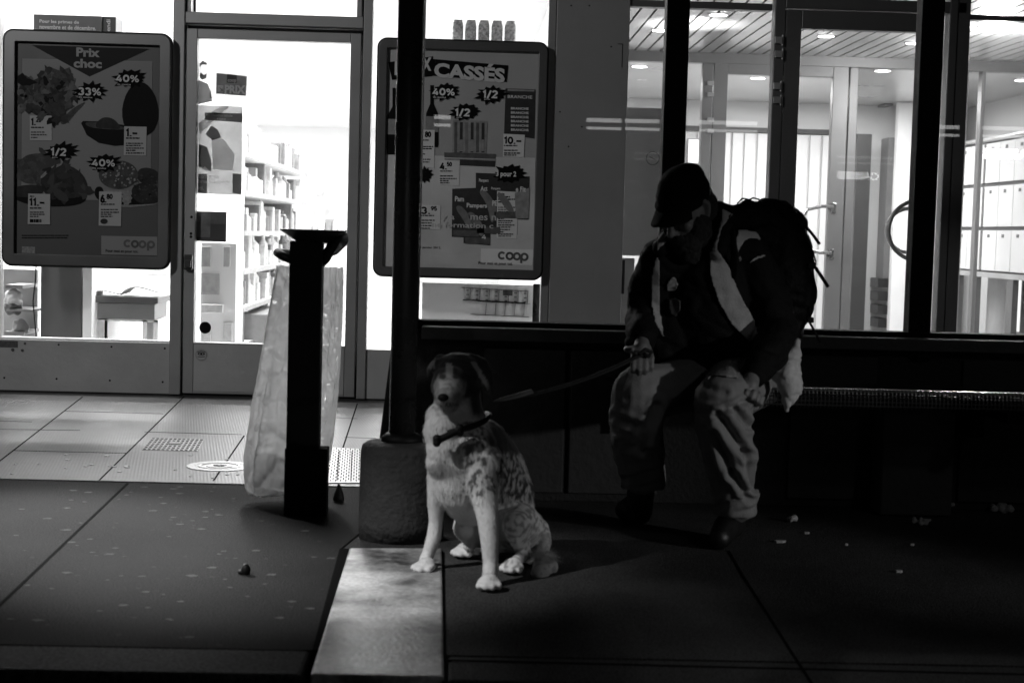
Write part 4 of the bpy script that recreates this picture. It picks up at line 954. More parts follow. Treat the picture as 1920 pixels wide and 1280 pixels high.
def bottle(mb, cx, y0, y1, w_):
    mb.m(0).prism(pts2([(cx-w_*.28,y0),(cx+w_*.28,y0),(cx+w_*.28,y0+35),(cx+w_*.9,y0+52),(cx+w_,y0+66),(cx+w_,y1-5),(cx+w_*.9,y1),(cx-w_*.9,y1),(cx-w_,y1-5),(cx-w_,y0+66),(cx-w_*.9,y0+52),(cx-w_*.28,y0+35)], YP-.004), YP-.0046, YP-.004)
    poly(mb, [(cx-w_,y0+58),(cx+w_,y0+59),(cx+w_,y0+88),(cx-w_,y0+87)], YP-.0055, 1)
mb = MB(); bottle(mb, 740, 165, 290, 15); bottle(mb, 778, 160, 286, 14); bottle(mb, 810, 160, 276, 12); mb.build('bottle_picture', [F_[0], mat('label tone', .25, .5, 0, .2, 40)], s)
K = [mat('pack %d' % k, v, .4, 0, vv_, 30) for k, (v, vv_) in enumerate(((.03, .3), (.1, .4), (.3, .3), (.2, .3)))]
mb = MB(); poly(mb, [(948,166),(1004,168),(1002,260),(945,252)], YP-.0035, 0); poly(mb, [(952,167),(1002,169),(1002,172),(952,171)], YP-.0045, 2)
mb.build('chocolate_picture', K, s)
mb = MB(); addtext(mb, 'BRANCHE', (952,179,998,185), YP-.006, .01)
for k in range(6): addtext(mb, 'BRANCHE', (958,201.5+8*k,991,206+8*k), YP-.006, .03)
mb.build('lettering', LETR, s)
mb = MB(); poly(mb, [(849,225),(914,227),(912,288),(848,286)], YP-.003, 2)
for k in range(6):
    x = 852+10.2*k; poly(mb, [(x,229+k*.3),(x+5.5,229+k*.3),(x+5,286),(x-.4,286)], YP-.0042, (1, 0, 3, 0, 1, 0)[k])
    if k % 2: poly(mb, [(x,262),(x+5.4,262),(x+5,284),(x-.3,284)], YP-.005, 2)
poly(mb, [(833,286),(930,289),(929,298),(833,295)], YP-.0048, 1); poly(mb, [(833,297),(930,299),(929,303),(834,300)], YP-.0044, 2); poly(mb, [(862,299),(929,302),(928,313),(862,310)], YP-.0056, 0); mb.build('pasta_picture', K, s)
for P in ([(848,354),(900,352),(896,446),(847,444)], [(892,324),(940,326),(938,440),(892,436)], [(925,330),(993,331),(991,412),(925,410)], [(870,366),(921,368),(919,460),(869,456)]):
    mb = MB(); poly(mb, P, YP-.0028-.0006*P[0][1]/100, 0); (x0, y0), (x1, _), (_, y1), _ = P
    poly(mb, blob([(x0+4,y0+34),(x0+16,y0+30),(x0+34,y0+52),(x0+40,y0+70),(x0+30,y1-14),(x0+22,y0+60)]), YP-.0078, 3); poly(mb, [(x0+2,y1-15),(x1-2,y1-14),(x1-2,y1-2),(x0+2,y1-3)], YP-.0078, 1); mb.build('nappy_pack_picture', K, s)
mb = MB(); poly(mb, [(965,362),(993,352),(991,410),(967,410)], YP-.0085, 0); mb.build('pack_white_side', K[2], s)
mb = MB(); addtext(mb, 'Pampers', (875,381,913,392), YP-.0095, .03); addtext(mb, 'Pam', (853,368,870,378), YP-.0085, .03); addtext(mb, 'Pampers', (898,335,916,343), YP-.009, .03); addtext(mb, 'Pampers', (921,351,938,357), YP-.009, .02); addtext(mb, 'Act', (901,349,914,358), YP-.009, .03); addtext(mb, 'PE', (923,376,932,386), YP-.009, .03)
addtext(mb, 'e Fit', (967,350,986,360), YP-.0095, .03); addtext(mb, '4', (903,440,912,448), YP-.0095, .02); mb.build('lettering', LETR, s)
TGP = mat('tag paper pale', .75, .5, 0, .05)
tagcard([(781,243),(815,244),(814,315),(780,313)], s, '80', (797,247,808,257), None, [(793,262,12,2),(793,274,19,2.2),(793,278,17,2.2),(793,288,4,2),(793,298,14,2),(793,303,12,2)], TGP)
tagcard([(944,251),(984,253),(982,295),(943,294)], s, '10.–', (945,257,978,270), None, [(945,272,25,2.2),(945,281,26,2.2),(945,286,31,2.6),(945,290,24,2)], TGP)
tagcard([(824,301),(862,302),(861,348),(823,346)], s, '4.', (825,305,838,318), ('50', (838,304,847,312)), [(825,320,23,2),(825,329,24,2.2),(825,334,31,2.2),(825,338,16,2.2),(825,342,18,1.8)], TGP)
tagcard([(775,384),(826,385),(825,430),(774,429)], s, '23.', (776,388,807,401), ('95', (808,387,819,395)), [(776,403,38,2.2),(776,412,39,2.2),(776,417,34,2.2),(776,422,33,2.2),(776,427,30,1.8)], TGP)
tagcard([(932,358),(971,360),(969,448),(931,447)], s, 'Toutes', (934,361,946,366), None, [(934,368,22,2.6),(934,372.5,32,2.6),(934,377.5,16,2.6),(934,388,32,1.7),(934,392,18,1.7),(934,396,35,2.5),(934,400,12,2.3),(934,405,24,2),(934,409,11,2),(934,413,27,2.2),(934,417,24,1.7),(934,421,31,2.2),(934,425,24,2),(934,429.5,22,2),(934,434,10,2),(934,438,28,2.2),(934,442,24,1.6)], TGP)
for bb in ((835,172,28,17,'40%',(811,166,853,179),'de moins',(812,181,836,184),7), (921,178,30,17,'1/2',(905,170,933,184),'prix',(908,185,919,188),8), (872,210,30,17,'1/2',(853,204,881,218),'prix',(856,219,867,222),9), (956,326,32,19,'3 pour 2',(930,321,968,334),None,None,10)):
    burst(s, *bb[:4], bb[4], bb[5], bb[6], bb[7], bb[8], INK, LETR)
mb = MB(); poly(mb, star(796, 328, 16, 15, 12, 12), YP-.008, 0); mb.build('starburst', F_[0], s)
mb = MB(); poly(mb, [(902,466),(1001,468),(998,497),(901,495)], YP-.003, 0); mb.build('logo_panel', mat('logo panel pale', .85, .4, 0, .08, 6), s)
cooplogo([(941,479,.0175),(955.5,480,.0175),(969,480.5,.0175),(983,481.5,.0175)], .012, YP-.0055, s, mat('logo grey right', .1, .5, 0, 0), mat('logo dark right', .06, .5, 0, 0))
mb = MB(); addtext(mb, 'Pour moi et pour toi.', (897,491,961,498), YP-.0055, .02); addtext(mb, '5 janvier 2012.', (787,462,827,467), YP-.004, .02); mb.build('slogan', INK, s)
mb = MB(); addtext(mb, 'y a', (829,404,852,415), YP-.0098, .01); addtext(mb, 'mes n', (882,404,930,413), YP-.0105, .01); addtext(mb, 'ne formation c', (810,417,925,427), YP-.0105, .01); addtext(mb, 'formation-initiale', (780,492,851,500), YP-.004, .02)
mb.build('overlaid_lettering', mat('white print', .6, .5, 0, 0), s)

# ================================================================== BUS SHELTER
YS = 6.05
S = thing('bus_shelter', (1.8, YS, 0), 'black framed glass tram shelter standing over the low wall behind the seated person', 'shelter')
xs0 = at(785, 300, YS).x; xs1 = at(1260.5, 300, YS).x; xs2 = at(1733, 300, YS).x; xs3 = xs2+(xs2-xs1)
zw = at(1000, 622, 5.95).z; zr0 = at(1000, 624, YS).z; zr1 = at(1000, 604, YS).z
ZR = 2.45
for x in (xs0, xs1, xs2, xs3):
    w_ = .043 if x > xs0 else .014
    MB().box(x-w_, x+w_, YS-.04, YS+.04, zr0+.002, ZR).build('post', BLACK, S, bevel=.004)
MB().box(xs0-.02, xs3+.05, YS-.045, YS+.045, zr0-.0, zr1).build('bottom_rail', BLACK, S, bevel=.003)
for a_, b_ in ((xs0+.014, xs1-.043), (xs1+.043, xs2-.043), (xs2+.043, xs3-.043)):
    MB().box(a_, b_, YS-.004, YS+.004, zr1, ZR).build('glass_pane', GLS, S)
mb = MB(); mb.prism([(xs2-.075, zr0+.0), (xs2+.075, zr0), (xs2+.03, zr0-.05), (xs2-.03, zr0-.05)], YS-.135, YS-.125); mb.build('gusset', BLACK, S)
MB().box(xs0-.15, xs3+1.5, 4.75, YS+.35, ZR, ZR+.09).build('roof', BLACK, S)
# low wall
CW = mat('dark concrete wall', .014, .85, 0, .6, 2.5, .6, 60)
t = thing('low_wall', (2, 6.0, 0), 'low dark concrete wall carrying the glass shelter behind the bench', 'wall')
p0 = at(738, 625, 5.97); p1 = at(710, 830, 5.97)
mb = MB(); mb.prism([(p0.x, zw-.005), (p1.x-.02, -.004), (7.5, -.004), (7.5, zw-.005)], 5.95, 6.15); mb.build('wall_body', CW, t, bevel=.006)
mb = MB(); zc_0 = at(1000, 641, 5.9).z; mb.box(at(790, 630, 5.9).x, 7.5, 5.9, 6.1, zc_0, zw+.012); mb.build('coping', mat('coping', .05, .6, 0, .4, 8, .2, 50), t, bevel=.004)
mb = MB()
for a_, b_ in ((905, 1058), (1068, 1235), (1480, 1640), (1800, 1990)):
    x0 = at(a_, 780, 5.95).x; x1 = at(b_, 780, 5.95).x; mb.box(x0, x1, 5.935, 5.955, .03, zc_0-.03)
mb.build('wall_panel', mat('wall panel', .022, .75, 0, .5, 4, .4, 40), t, bevel=.004)
x0, x1, z0, z1 = rect(1652, 770, 1786, 940, 5.8); mb = MB(); mb.box(x0, x1, 5.78, 5.93, .0, z1); mb.build('pier', mat('pier concrete', .05, .8, 0, .3, 5, .4, 50), t, bevel=.008)
# bench: perforated steel seat with a rolled back edge
t = thing('bench', (2.4, 5.55, 0), 'long perforated black steel bench fixed along the low wall', 'bench')
bx0, bx1 = at(1150, 740, 5.5).x, 5.2; zb = .452
PM = mat('perforated steel', .06, .3, .8, .2, 10)
mb = MB(); cell = .0135; nx = int((bx1-bx0)/cell)
# profile of the seat from the rolled back edge to the turned down front
prof = [(5.80, .478), (5.6, .476), (5.43, .480), (5.40, .494), (5.38, .500), (5.362, .497), (5.352, .486), (5.356, .478), (5.349, .470), (5.349, .442), (5.356, .434)]
L = [0]
for a_, b_ in zip(prof, prof[1:]): L.append(L[-1]+math.hypot(b_[0]-a_[0], b_[1]-a_[1]))
def pr(s_):
    for i in range(len(L)-1):
        if s_ <= L[i+1]: f_ = (s_-L[i])/(L[i+1]-L[i]); return prof[i][0]+(prof[i+1][0]-prof[i][0])*f_, prof[i][1]+(prof[i+1][1]-prof[i][1])*f_
    return prof[-1]
ny = int(L[-1]/cell); g_ = .27
us = []
for i in range(nx): us += [bx0+i*cell, bx0+(i+g_*1.0)*cell]
us.append(bx0+nx*cell); vs_ = []
for j in range(ny): vs_ += [j*cell, (j+g_)*cell]
vs_.append(ny*cell)
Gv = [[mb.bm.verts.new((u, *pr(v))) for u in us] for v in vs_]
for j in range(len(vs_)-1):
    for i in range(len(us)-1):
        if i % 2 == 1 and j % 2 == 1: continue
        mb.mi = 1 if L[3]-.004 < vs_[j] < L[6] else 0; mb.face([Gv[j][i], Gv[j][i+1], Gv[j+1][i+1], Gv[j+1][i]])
mb.build('seat', [PM, mat('highlight bright steel', .9, .3, 1, .05)], t, solid=.003)  # second, brighter steel paints a highlight along the front roll
mb = MB()
for x in (bx0+.15, bx0+1.35, bx0+2.4): MB().box(x, x+.05, 5.40, 5.945, zb-.06, zb-.012).box(x, x+.05, 5.8, 5.93, zb-.16, zb-.06).build('bracket', BLACK, t)

# ================================================================== POLE + CONCRETE BASE
pc = at(752, 1000, 5.19); 
t = thing('steel_pole', (pc.x, pc.y, 0), 'dark round steel pole standing in a round concrete drum left of the dog', 'pole')
cx, cy = pc.x, 5.19; rd_ = .138; zt_ = at(750, 838, 5.07).z
mb = MB(); mb.lathe((cx, cy, 0), [(rd_, -.004), (rd_+.002, .05), (rd_, zt_-.03), (rd_-.006, zt_-.01), (rd_-.02, zt_), (.05, zt_+.006)], 48)
mb.build('concrete_base', mat('concrete drum', .04, .85, 0, .6, 7, .7, 55), t, smooth=True)
px_ = at(763, 400, cy).x; pxb = at(757, 700, cy).x
pcx = px_
mb = MB(); mb.lathe((pcx, cy, zt_), [(.068, .0), (.066, .018), (.052, .03), (.045, .032)], 32); mb.build('collar', RUB, t, smooth=True)
MB().lathe((pcx, cy, zt_+.02), [(.043, 0), (.043, 4.5)], 32).build('pole_tube', mat('pole paint', .035, .28, .3, .15, 5), t, smooth=True)

# ================================================================== LITTER BIN
YBn = 5.55
t = thing('litter_bin', (at(572, 960, YBn).x, YBn, 0), 'black square post litter bin with a dished top and a ring for the bag', 'litter bin')
x0 = at(541, 700, YBn).x; x1 = at(602, 700, YBn).x; zp = at(573, 452, YBn).z
MB().box(x0, x1, YBn-.04, YBn+.04, .0, zp).build('post', BLACK, t, bevel=.004)
xb1 = at(616, 900, YBn).x; MB().box(x0-.004, xb1-.003, YBn-.045, YBn+.05, .0, at(575, 838, YBn).z).build('base', BLACK, t, bevel=.004)
cz = at(587, 432, YBn).z; cxx = at(587, 432, YBn).x
mb = MB(); mb.lathe((cxx-.0, YBn+.02, cz), [(.045, -.045), (.06, -.038), (.112, -.004), (.117, .0), (.115, .003), (.108, .0), (.05, -.012)], 40); mb.build('dished_top', mat('dish metal', .04, .3, .5, .2), t, smooth=True)
mb = MB(); mb.tube([(cxx, YBn+.02, cz-.07), (cxx, YBn+.02, cz-.04)], .035); mb.build('neck', BLACK, t)
def PB(x, y, Y): return at(x, y, Y)
mb = MB(); mb.tube([PB(545,488,5.56), PB(530,480,5.6), PB(521,474,5.68), PB(530,474,5.78), PB(560,476,5.86), PB(600,482,5.86), PB(628,470,5.8), PB(642,452,5.72), PB(640,444,5.62), PB(628,450,5.56), PB(610,485,5.55), PB(600,498,5.56)], .0125, 12, rs=[.012,.016,.0165,.0145,.012,.012,.016,.022,.024,.02,.018,.014]); mb.build('bag_ring', RUB, t, smooth=True)
# the bag
def lerp_tab(T, y):
    for (y0, *a_), (y1, *b_) in zip(T, T[1:]):
        if y <= y1: f_ = (y-y0)/(y1-y0); return [p+(q_-p)*f_ for p, q_ in zip(a_, b_)]
    return list(T[-1][1:])
T = [(500,519,644),(520,517,644),(560,510,643),(620,499,641),(700,484,637),(760,473,632),(820,463,625),(860,457,619),(890,458,610),(912,462,596),(922,466,560),(927,478,500)]
mb = MB(); rings = []; NS = 130
for j in range(110):
    y = 500+(927-500)*j/109; xl, xr = lerp_tab(T, y); Yc = 5.74
    a_ = at(xl, y, Yc); b_ = at(xr, y, Yc); cxm = (a_.x+b_.x)/2; hw = (b_.x-a_.x)/2; z = (a_.z+b_.z)/2
    dp = .085+.05*min(1, (y-500)/300.)
    if y > 905: dp *= max(.15, 1-(y-905)/26)
    rr = []
    for i in range(NS):
        an = 2*math.pi*i/NS; cs, sn = math.cos(an), math.sin(an)
        u = Vector((cs*2.2, sn*2.2, z*2.0))
        rg = max(0, 1-3.2*abs(noise.noise(Vector((cs*3.1+.8*z, sn*3.1, z*2.6)))))**2; rg2 = max(0, 1-3*abs(noise.noise(Vector((cs*5+3*z, sn*5+4, z*6)))))**2; wv_ = 1+.12*noise.noise(u*1.3)*min(1, j/8)-.10*rg*min(1, j/5)-.03*rg2*min(1, j/5)+.04*math.sin(an*11+z*7+3*noise.noise(u))*max(0, 1.2-j/40)
        fc = noise.cell(Vector((an*2.2+z*3, z*9-an*2, 0)))*.0; k1 = 1-2*abs(noise.noise(Vector((an*1.5+z*3, z*8, 1)))); k2 = 1-2*abs(noise.noise(Vector((an*3.2-z*6, z*24+an, 7)))); xx_ = cxm+hw*cs*(1 if abs(cs) > .9 else wv_); rr.append(mb.bm.verts.new((xx_, Yc+dp*sn*wv_+.012*noise.noise(u*3)+min(1, j/6)*(.022*k1**3+.009*k2**3)*(1 if sn > 0 else -1), z+.006*noise.noise(u*2.5))))
    rings.append(rr)
for A_, B_ in zip(rings, rings[1:]):
    for i in range(NS): mb.face([A_[i], A_[(i+1) % NS], B_[(i+1) % NS], B_[i]])
mb.face(rings[-1])
bm_ = bpy.data.materials.new('thin plastic film'); bm_.use_nodes = True; nt = bm_.node_tree; n = nt.nodes; l = nt.links; n.clear()
out = n.new('ShaderNodeOutputMaterial'); tl = n.new('ShaderNodeBsdfTranslucent'); tl.inputs[0].default_value = (.9,)*3+(1,); df = n.new('ShaderNodeBsdfDiffuse'); df.inputs[0].default_value = (.8,)*3+(1,)
tp = n.new('ShaderNodeBsdfTransparent'); gg = n.new('ShaderNodeBsdfGlossy'); gg.inputs[1].default_value = .22
m1 = n.new('ShaderNodeMixShader'); m1.inputs[0].default_value = .3; m2 = n.new('ShaderNodeMixShader'); m2.inputs[0].default_value = .12; m3 = n.new('ShaderNodeMixShader'); m3.inputs[0].default_value = .12
l.new(tl.outputs[0], m1.inputs[1]); l.new(df.outputs[0], m1.inputs[2]); l.new(m1.outputs[0], m2.inputs[1]); l.new(tp.outputs[0], m2.inputs[2]); l.new(m2.outputs[0], m3.inputs[1]); l.new(gg.outputs[0], m3.inputs[2]); l.new(m3.outputs[0], out.inputs[0])
tc = n.new('ShaderNodeTexCoord'); nz = n.new('ShaderNodeTexNoise'); nz.inputs['Scale'].default_value = 13; nz.inputs['Detail'].default_value = 5;  mp = n.new('ShaderNodeMapping'); mp.inputs['Scale'].default_value = (1, 1, .8)
l.new(tc.outputs['Object'], mp.inputs[0]); l.new(mp.outputs[0], nz.inputs[0]); bp = n.new('ShaderNodeBump'); bp.inputs['Strength'].default_value = .5; bp.inputs['Distance'].default_value = .02; l.new(nz.outputs[0], bp.inputs['Height'])
for s_ in (tl, df, gg): l.new(bp.outputs[0], s_.inputs['Normal'])
o = mb.build('bin_bag', bm_, None, smooth=True); tag(o, 'half-filled translucent plastic bag hanging from the black litter bin', 'bin bag')
mb = MB()
for k in range(16):
    c = at(random.uniform(485, 585), random.uniform(862, 900), 5.74); mb.ball(c, random.uniform(.02, .04))
o = vox(mb, 'rubbish', mat('rubbish', .1, .7, 0, .6, 20), .01, None, 1, lambda c, n_: .012*noise.noise(c*30)); tag(o, 'dark lumps of rubbish in the bottom of the bin bag', 'rubbish', None, 'stuff')
# little bottle and bits by the bin foot
c = gnd(635, 940); mb = MB(); mb.lathe((c.x, c.y, .004), [(.02, 0), (.021, .01), (.016, .03), (.009, .045), (.005, .058), (.004, .062)], 20); tag(mb.build('small_bottle', RUB, None, smooth=True), 'small black bottle standing on the asphalt right of the bin foot', 'bottle')
mb = MB(); c = at(461, 1072, 4.6); c = gnd(461, 1076); mb.ball((c.x, c.y, .012), (.014, .014, .02)); mb.ball((c.x-.012, c.y, .006), (.012, .01, .008)); tag(vox(mb, 'litter_scrap', RUB, .003, None, 1), 'tiny black scrap on the spotted asphalt left of the pale stone strip', 'litter')

def crumple(px, py, s_, label, sx=1.0, sz=.7, seed=0, v=.35):
    c = gnd(px, py); mb = MB(); rd = random.Random(seed+int(px)); c.z += s_*sz*.6
    for k in range(7): mb.ball(c+Vector((rd.uniform(-1, 1)*s_*sx, rd.uniform(-.7, .7)*s_, rd.uniform(-.5, .6)*s_*sz)), s_*rd.uniform(.25, .5))
    mb.ball(c, s_*.5)
    o = vox(mb, 'crumpled_paper', mat('paper litter %.2f' % v, v, .8, 0, .35, 60), max(.003, s_/9), None, 1, lambda q_, n_: s_*.22*noise.noise(q_*(1.6/s_))); tag(o, label, 'litter', 'paper litter in front of the low wall')
crumple(1489, 976, .021, 'bright crumpled tissue just right of the near shoe', 1.0, .6, 1, .5)
crumple(1786, 952, .03, 'grey crumpled paper against the wall by the concrete pier', 1.1, .6, 2, .32)
crumple(1882, 958, .035, 'curled grey paper at the wall near the right photo edge', 1.2, .6, 3, .32)
crumple(1727, 981, .026, 'bow-shaped crumpled wrapper lying below the concrete pier', 1.5, .5, 4, .4)
for (x, y, w_) in ((1462, 1014, .02), (1512, 998, .011), (1587, 1020, .006), (1710, 1020, .008), (1685, 1070, .012)):
    c = gnd(x, y); mb = MB(); mb.slab([(c.x+w_*math.cos(k*1.05)*(1+.3*math.sin(k*2)), c.y+w_*.6*math.sin(k*1.05)) for k in range(6)], -.004, .003); tag(mb.build('paper_scrap', mat('scrap', .3, .8), None), 'tiny flat paper scrap on the dark paving in front of the bench', 'litter', 'paper scraps on the dark paving')

# ================================================================== LAMPS ACROSS THE TRACKS (seen mirrored in the shelter glass)
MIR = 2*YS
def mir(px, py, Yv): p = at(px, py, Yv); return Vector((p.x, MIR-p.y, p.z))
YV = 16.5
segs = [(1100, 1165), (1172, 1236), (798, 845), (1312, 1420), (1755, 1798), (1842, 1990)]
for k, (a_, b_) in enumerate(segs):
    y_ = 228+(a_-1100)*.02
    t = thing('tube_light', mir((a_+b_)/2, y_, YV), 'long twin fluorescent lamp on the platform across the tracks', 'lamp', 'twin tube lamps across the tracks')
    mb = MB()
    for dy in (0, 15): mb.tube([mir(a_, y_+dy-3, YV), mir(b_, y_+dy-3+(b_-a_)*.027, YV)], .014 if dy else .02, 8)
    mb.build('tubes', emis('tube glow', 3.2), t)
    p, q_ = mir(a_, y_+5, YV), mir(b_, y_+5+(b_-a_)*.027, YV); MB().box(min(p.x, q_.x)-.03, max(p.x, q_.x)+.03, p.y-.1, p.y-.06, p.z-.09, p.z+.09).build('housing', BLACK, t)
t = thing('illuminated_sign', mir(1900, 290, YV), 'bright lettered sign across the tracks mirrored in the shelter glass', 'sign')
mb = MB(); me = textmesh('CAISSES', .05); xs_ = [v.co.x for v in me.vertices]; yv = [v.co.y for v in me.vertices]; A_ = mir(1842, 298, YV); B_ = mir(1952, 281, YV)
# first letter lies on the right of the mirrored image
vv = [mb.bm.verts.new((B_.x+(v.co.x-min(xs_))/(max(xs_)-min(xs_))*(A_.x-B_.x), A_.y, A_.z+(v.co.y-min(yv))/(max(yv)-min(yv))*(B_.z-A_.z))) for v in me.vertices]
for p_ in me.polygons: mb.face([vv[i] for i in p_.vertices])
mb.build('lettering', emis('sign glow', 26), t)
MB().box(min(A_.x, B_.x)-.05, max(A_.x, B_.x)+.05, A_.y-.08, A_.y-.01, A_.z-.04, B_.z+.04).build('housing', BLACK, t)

# ================================================================== DOG
fur = mat('dog coat', 1, .75, 0, .15, 20, .12, 90, attr='Col', sheen=.3)
mb = MB(); D = lambda x, y, Y: at(x, y, Y)
# trunk: chest to rump
mb.chain([(D(868,800,4.68), .075), (D(868,848,4.66), .105), (D(872,885,4.68), .112), (D(885,925,4.75), .095)])
mb.chain([(D(900,840,4.76), .092), (D(920,885,4.86), .110), (D(934,930,4.92), .112), (D(942,975,4.95), .102)])
mb.ball(D(838,838,4.62), .062); mb.ball(D(835,865,4.63), .058); mb.ball(D(905,868,4.62), .065); mb.ball(D(850,905,4.66), .06); mb.ball(D(862,935,4.7), .05)
# neck
mb.chain([(D(862,800,4.68), .082), (D(858,765,4.68), .072), (D(858,730,4.70), .066)])
# skull, cheeks, muzzle (turned a little to the left and down)
mb.ball(D(858,697,4.70), (.074, .082, .058)); mb.ball(D(850,712,4.66), (.062, .058, .048)); mb.ball(D(878,722,4.67), .04); mb.ball(D(832,724,4.66), .038)
mb.chain([(D(847,714,4.62), .044), (D(840,733,4.565), .037), (D(834,744,4.535), .031)]); mb.chain([(D(842,752,4.59), .03), (D(836,759,4.56), .022)])
mb.ball(D(858,698,4.628), .015); mb.ball(D(829,699,4.634), .014)
# ruff at the throat
mb.ball(D(836,782,4.63), (.06, .05, .05)); mb.ball(D(862,782,4.66), (.07, .06, .055)); mb.ball(D(832,808,4.62), .06)
# ears folded
for P, r_ in (([(882,674,4.71), (896,686,4.68), (905,704,4.655), (912,722,4.645), (918,738,4.64)], [.024, .034, .034, .024, .006]), ([(826,676,4.71), (813,680,4.69), (806,690,4.68), (803,704,4.67)], [.02, .026, .022, .007])):
    v_ = [D(*p) for p in P]; mb.tube(v_, .02, 10, r_, flat=.3); mb.ball(v_[0], .02)
# front legs
fl = [(D(824,895,4.68), .038), (D(818,935,4.69), .027), (D(817,975,4.70), .021), (D(814,1005,4.70), .022), (D(803,1038,4.70), .019), (D(797,1050,4.685), .019)]
mb.chain(fl)
fr_ = [(D(900,890,4.60), .052), (D(908,930,4.57), .038), (D(915,975,4.54), .031), (D(919,1020,4.52), .026), (D(920,1055,4.51), .022), (D(918,1078,4.49), .022)]
mb.chain(fr_)
def paw(px, py, dx, dy, r=.017, Y=None):
    c = gnd(px, py, .018); d = Vector((dx, dy, 0)).normalized(); s_ = Vector((-d.y, d.x, 0))
    mb.ball(c-d*.012+Vector((0,0,.006)), (.027, .027, .019))
    for k, f_ in ((-1.5, .004), (-.5, .018), (.5, .018), (1.5, .004)):
        mb.cone(c+s_*k*.0150-d*.012, .0115, c+s_*k*.0185+d*(.01+f_)-Vector((0,0,.005)), .0104, 12)
paw(795, 1061, -.75, -1); paw(917, 1093, 0, -1)
# hind legs
mb.chain([(D(905,985,4.92), .07), (D(880,975,4.8), .045), (D(872,988,4.78), .038), (D(885,1010,4.86), .026), (D(880,1022,4.83), .02)]); paw(868, 1033, -.6, -1)
mb.chain([(D(970,990,4.92), .075), (D(978,975,4.82), .054), (D(966,985,4.72), .04), (D(972,1012,4.77), .028), (D(984,1036,4.82), .021), (D(975,1045,4.76), .018), (D(968,1052,4.70), .018)]); paw(960, 1062, -.4, -1)
mb.ball(D(992,985,4.9), .05)
# tail: thin then a tuft
mb.chain([(D(1012,990,5.0), .03), (D(1022,1012,4.95), .021), (D(1018,1035,4.88), .02)])
mb.chain([(D(1019,1042,4.82), .02), (D(1021,1058,4.72), .034), (D(1012,1076,4.64), .027)]); mb.ball(D(1031,1062,4.70), .026)
dog_base = gnd(900, 1060)
dog = vox(mb, 'dog', [fur], .005, None, 4, lambda c, n_: .0008*noise.noise(Vector((c.x*45, c.y*45, c.z*18))))
tag(dog, 'seated pale speckled dog with a dark head and collar beside the concrete drum', 'dog')
def sm(a_, b_, x): x = max(0, min(1, (x-a_)/(b_-a_))); return x*x*(3-2*x)
def dogcol(c, n_):
    x, y = proj(c); q_ = c*1.0; nn = noise.noise(q_*9); n2 = noise.noise(q_*75); n3 = noise.noise(q_*40+Vector((3, 1, 7)))
    w_ = .62
    wob = 10*nn
    # dark head mask: crown, ears and eye patches, pale blaze and muzzle
    dark = 0.0
    if y < 790:
        dark = max(dark, 1-sm(744+wob, 756+wob, y))
        e_ = math.hypot((x-842+wob*.3)/30, (y-728)/28)+.2*n3
        dark *= .03+.97*sm(.7, 1.15, e_)
        if 836 < x < 848 and 680 < y < 712: dark *= .5
        for (ex, ey, ea, eb, es) in ((857, 705, 9, 6, .95), (830, 706, 7, 6, .95), (861, 745, 13, 9, .6), (838, 757, 20, 4.5, .85), (818, 728, 7, 14, .5)):
            dark = max(dark, es*(1-sm(.7, 1.3, math.hypot((x-ex)/ea, (y-ey)/eb)+.25*n3)))
        dark = max(dark, .4*sm(.05, .3, n2)) if y < 770 else dark
        dark = max(dark, sm(872+wob, 888+wob, x)*(1-sm(770, 790, y)))
        if abs((x-885)-(y-675)*.62) < 5 and 678 < y < 740: dark *= .45
        if x < 816 and y < 690: dark *= .7
    # black neck side and saddle
    if x > 905+wob and y < 850: dark = max(dark, sm(905+wob, 925+wob, x)*(1-sm(840, 865, y+wob)))
    # speckled flank
    if x > 935+wob and 815 < y < 942: dark = max(dark, .3+.7*sm(-.02, .16, n3*.5+n2*.8+.08))
    elif x > 850 and 790 < y < 930: dark = max(dark, .85*sm(-.02, .22, noise.noise(q_*85)+n3*.6)*sm(840, 880, x))
    # brown breast patch
    if 800 < x < 880 and 860 < y < 905: dark = max(dark, .6*sm(0, .4, .4+nn-abs(y-882)/26))
    if x > 945 and y > 942: dark = max(dark, .6*sm(-.05, .25, noise.noise(q_*70)+n3*.4))
    if y > 1000 and x > 995: dark = max(dark, .35)
    return w_*(1-dark) + .012*dark
paint(dog, dogcol)
# short coat: tiny tufts lying down the body
mb = MB(); rdm = random.Random(5); me_ = dog.data; colr = []
for v in me_.vertices:
    x_, y_ = proj(v.co)
    if v.normal.y > .5: continue
    tuft = x_ > 990 and y_ > 1030
    if v.co.z < .03: continue
    n_ = v.normal; dn_ = Vector((.25*rdm.uniform(-1, 1), .25*rdm.uniform(-1, 1), -1)); tg = (dn_-n_*dn_.dot(n_))
    if tg.length < .2: continue
    d_ = (tg.normalized()+n_*(.9 if tuft else .35)).normalized(); L_ = rdm.uniform(.018, .034) if tuft else rdm.uniform(.003, .006) if y_ > 945 else rdm.uniform(.006, .012) if y_ > 750 else rdm.uniform(.004, .008)
    sd = d_.cross(n_).normalized()*.0008
    for _ in range(2):
        p_ = v.co-n_*.001+Vector((rdm.uniform(-1, 1), rdm.uniform(-1, 1), rdm.uniform(-1, 1)))*.0025; d2 = (d_+Vector((rdm.uniform(-1, 1), rdm.uniform(-1, 1), rdm.uniform(-1, 1)))*.22); L2 = L_*rdm.uniform(.7, 1.35)
        mb.face([mb.bm.verts.new(p_-sd), mb.bm.verts.new(p_+sd), mb.bm.verts.new(p_+d2*L2+Vector((0,0,-.25*L2)))]); g_ = me_.color_attributes['Col'].data[v.index].color[0]*rdm.uniform(.8, 1.15); colr += [g_]*3
n_v = [v for v in mb.bm.verts]; fo = mb.build('fur', fur, dog); ca = fo.data.color_attributes.new('Col', 'FLOAT_COLOR', 'POINT')
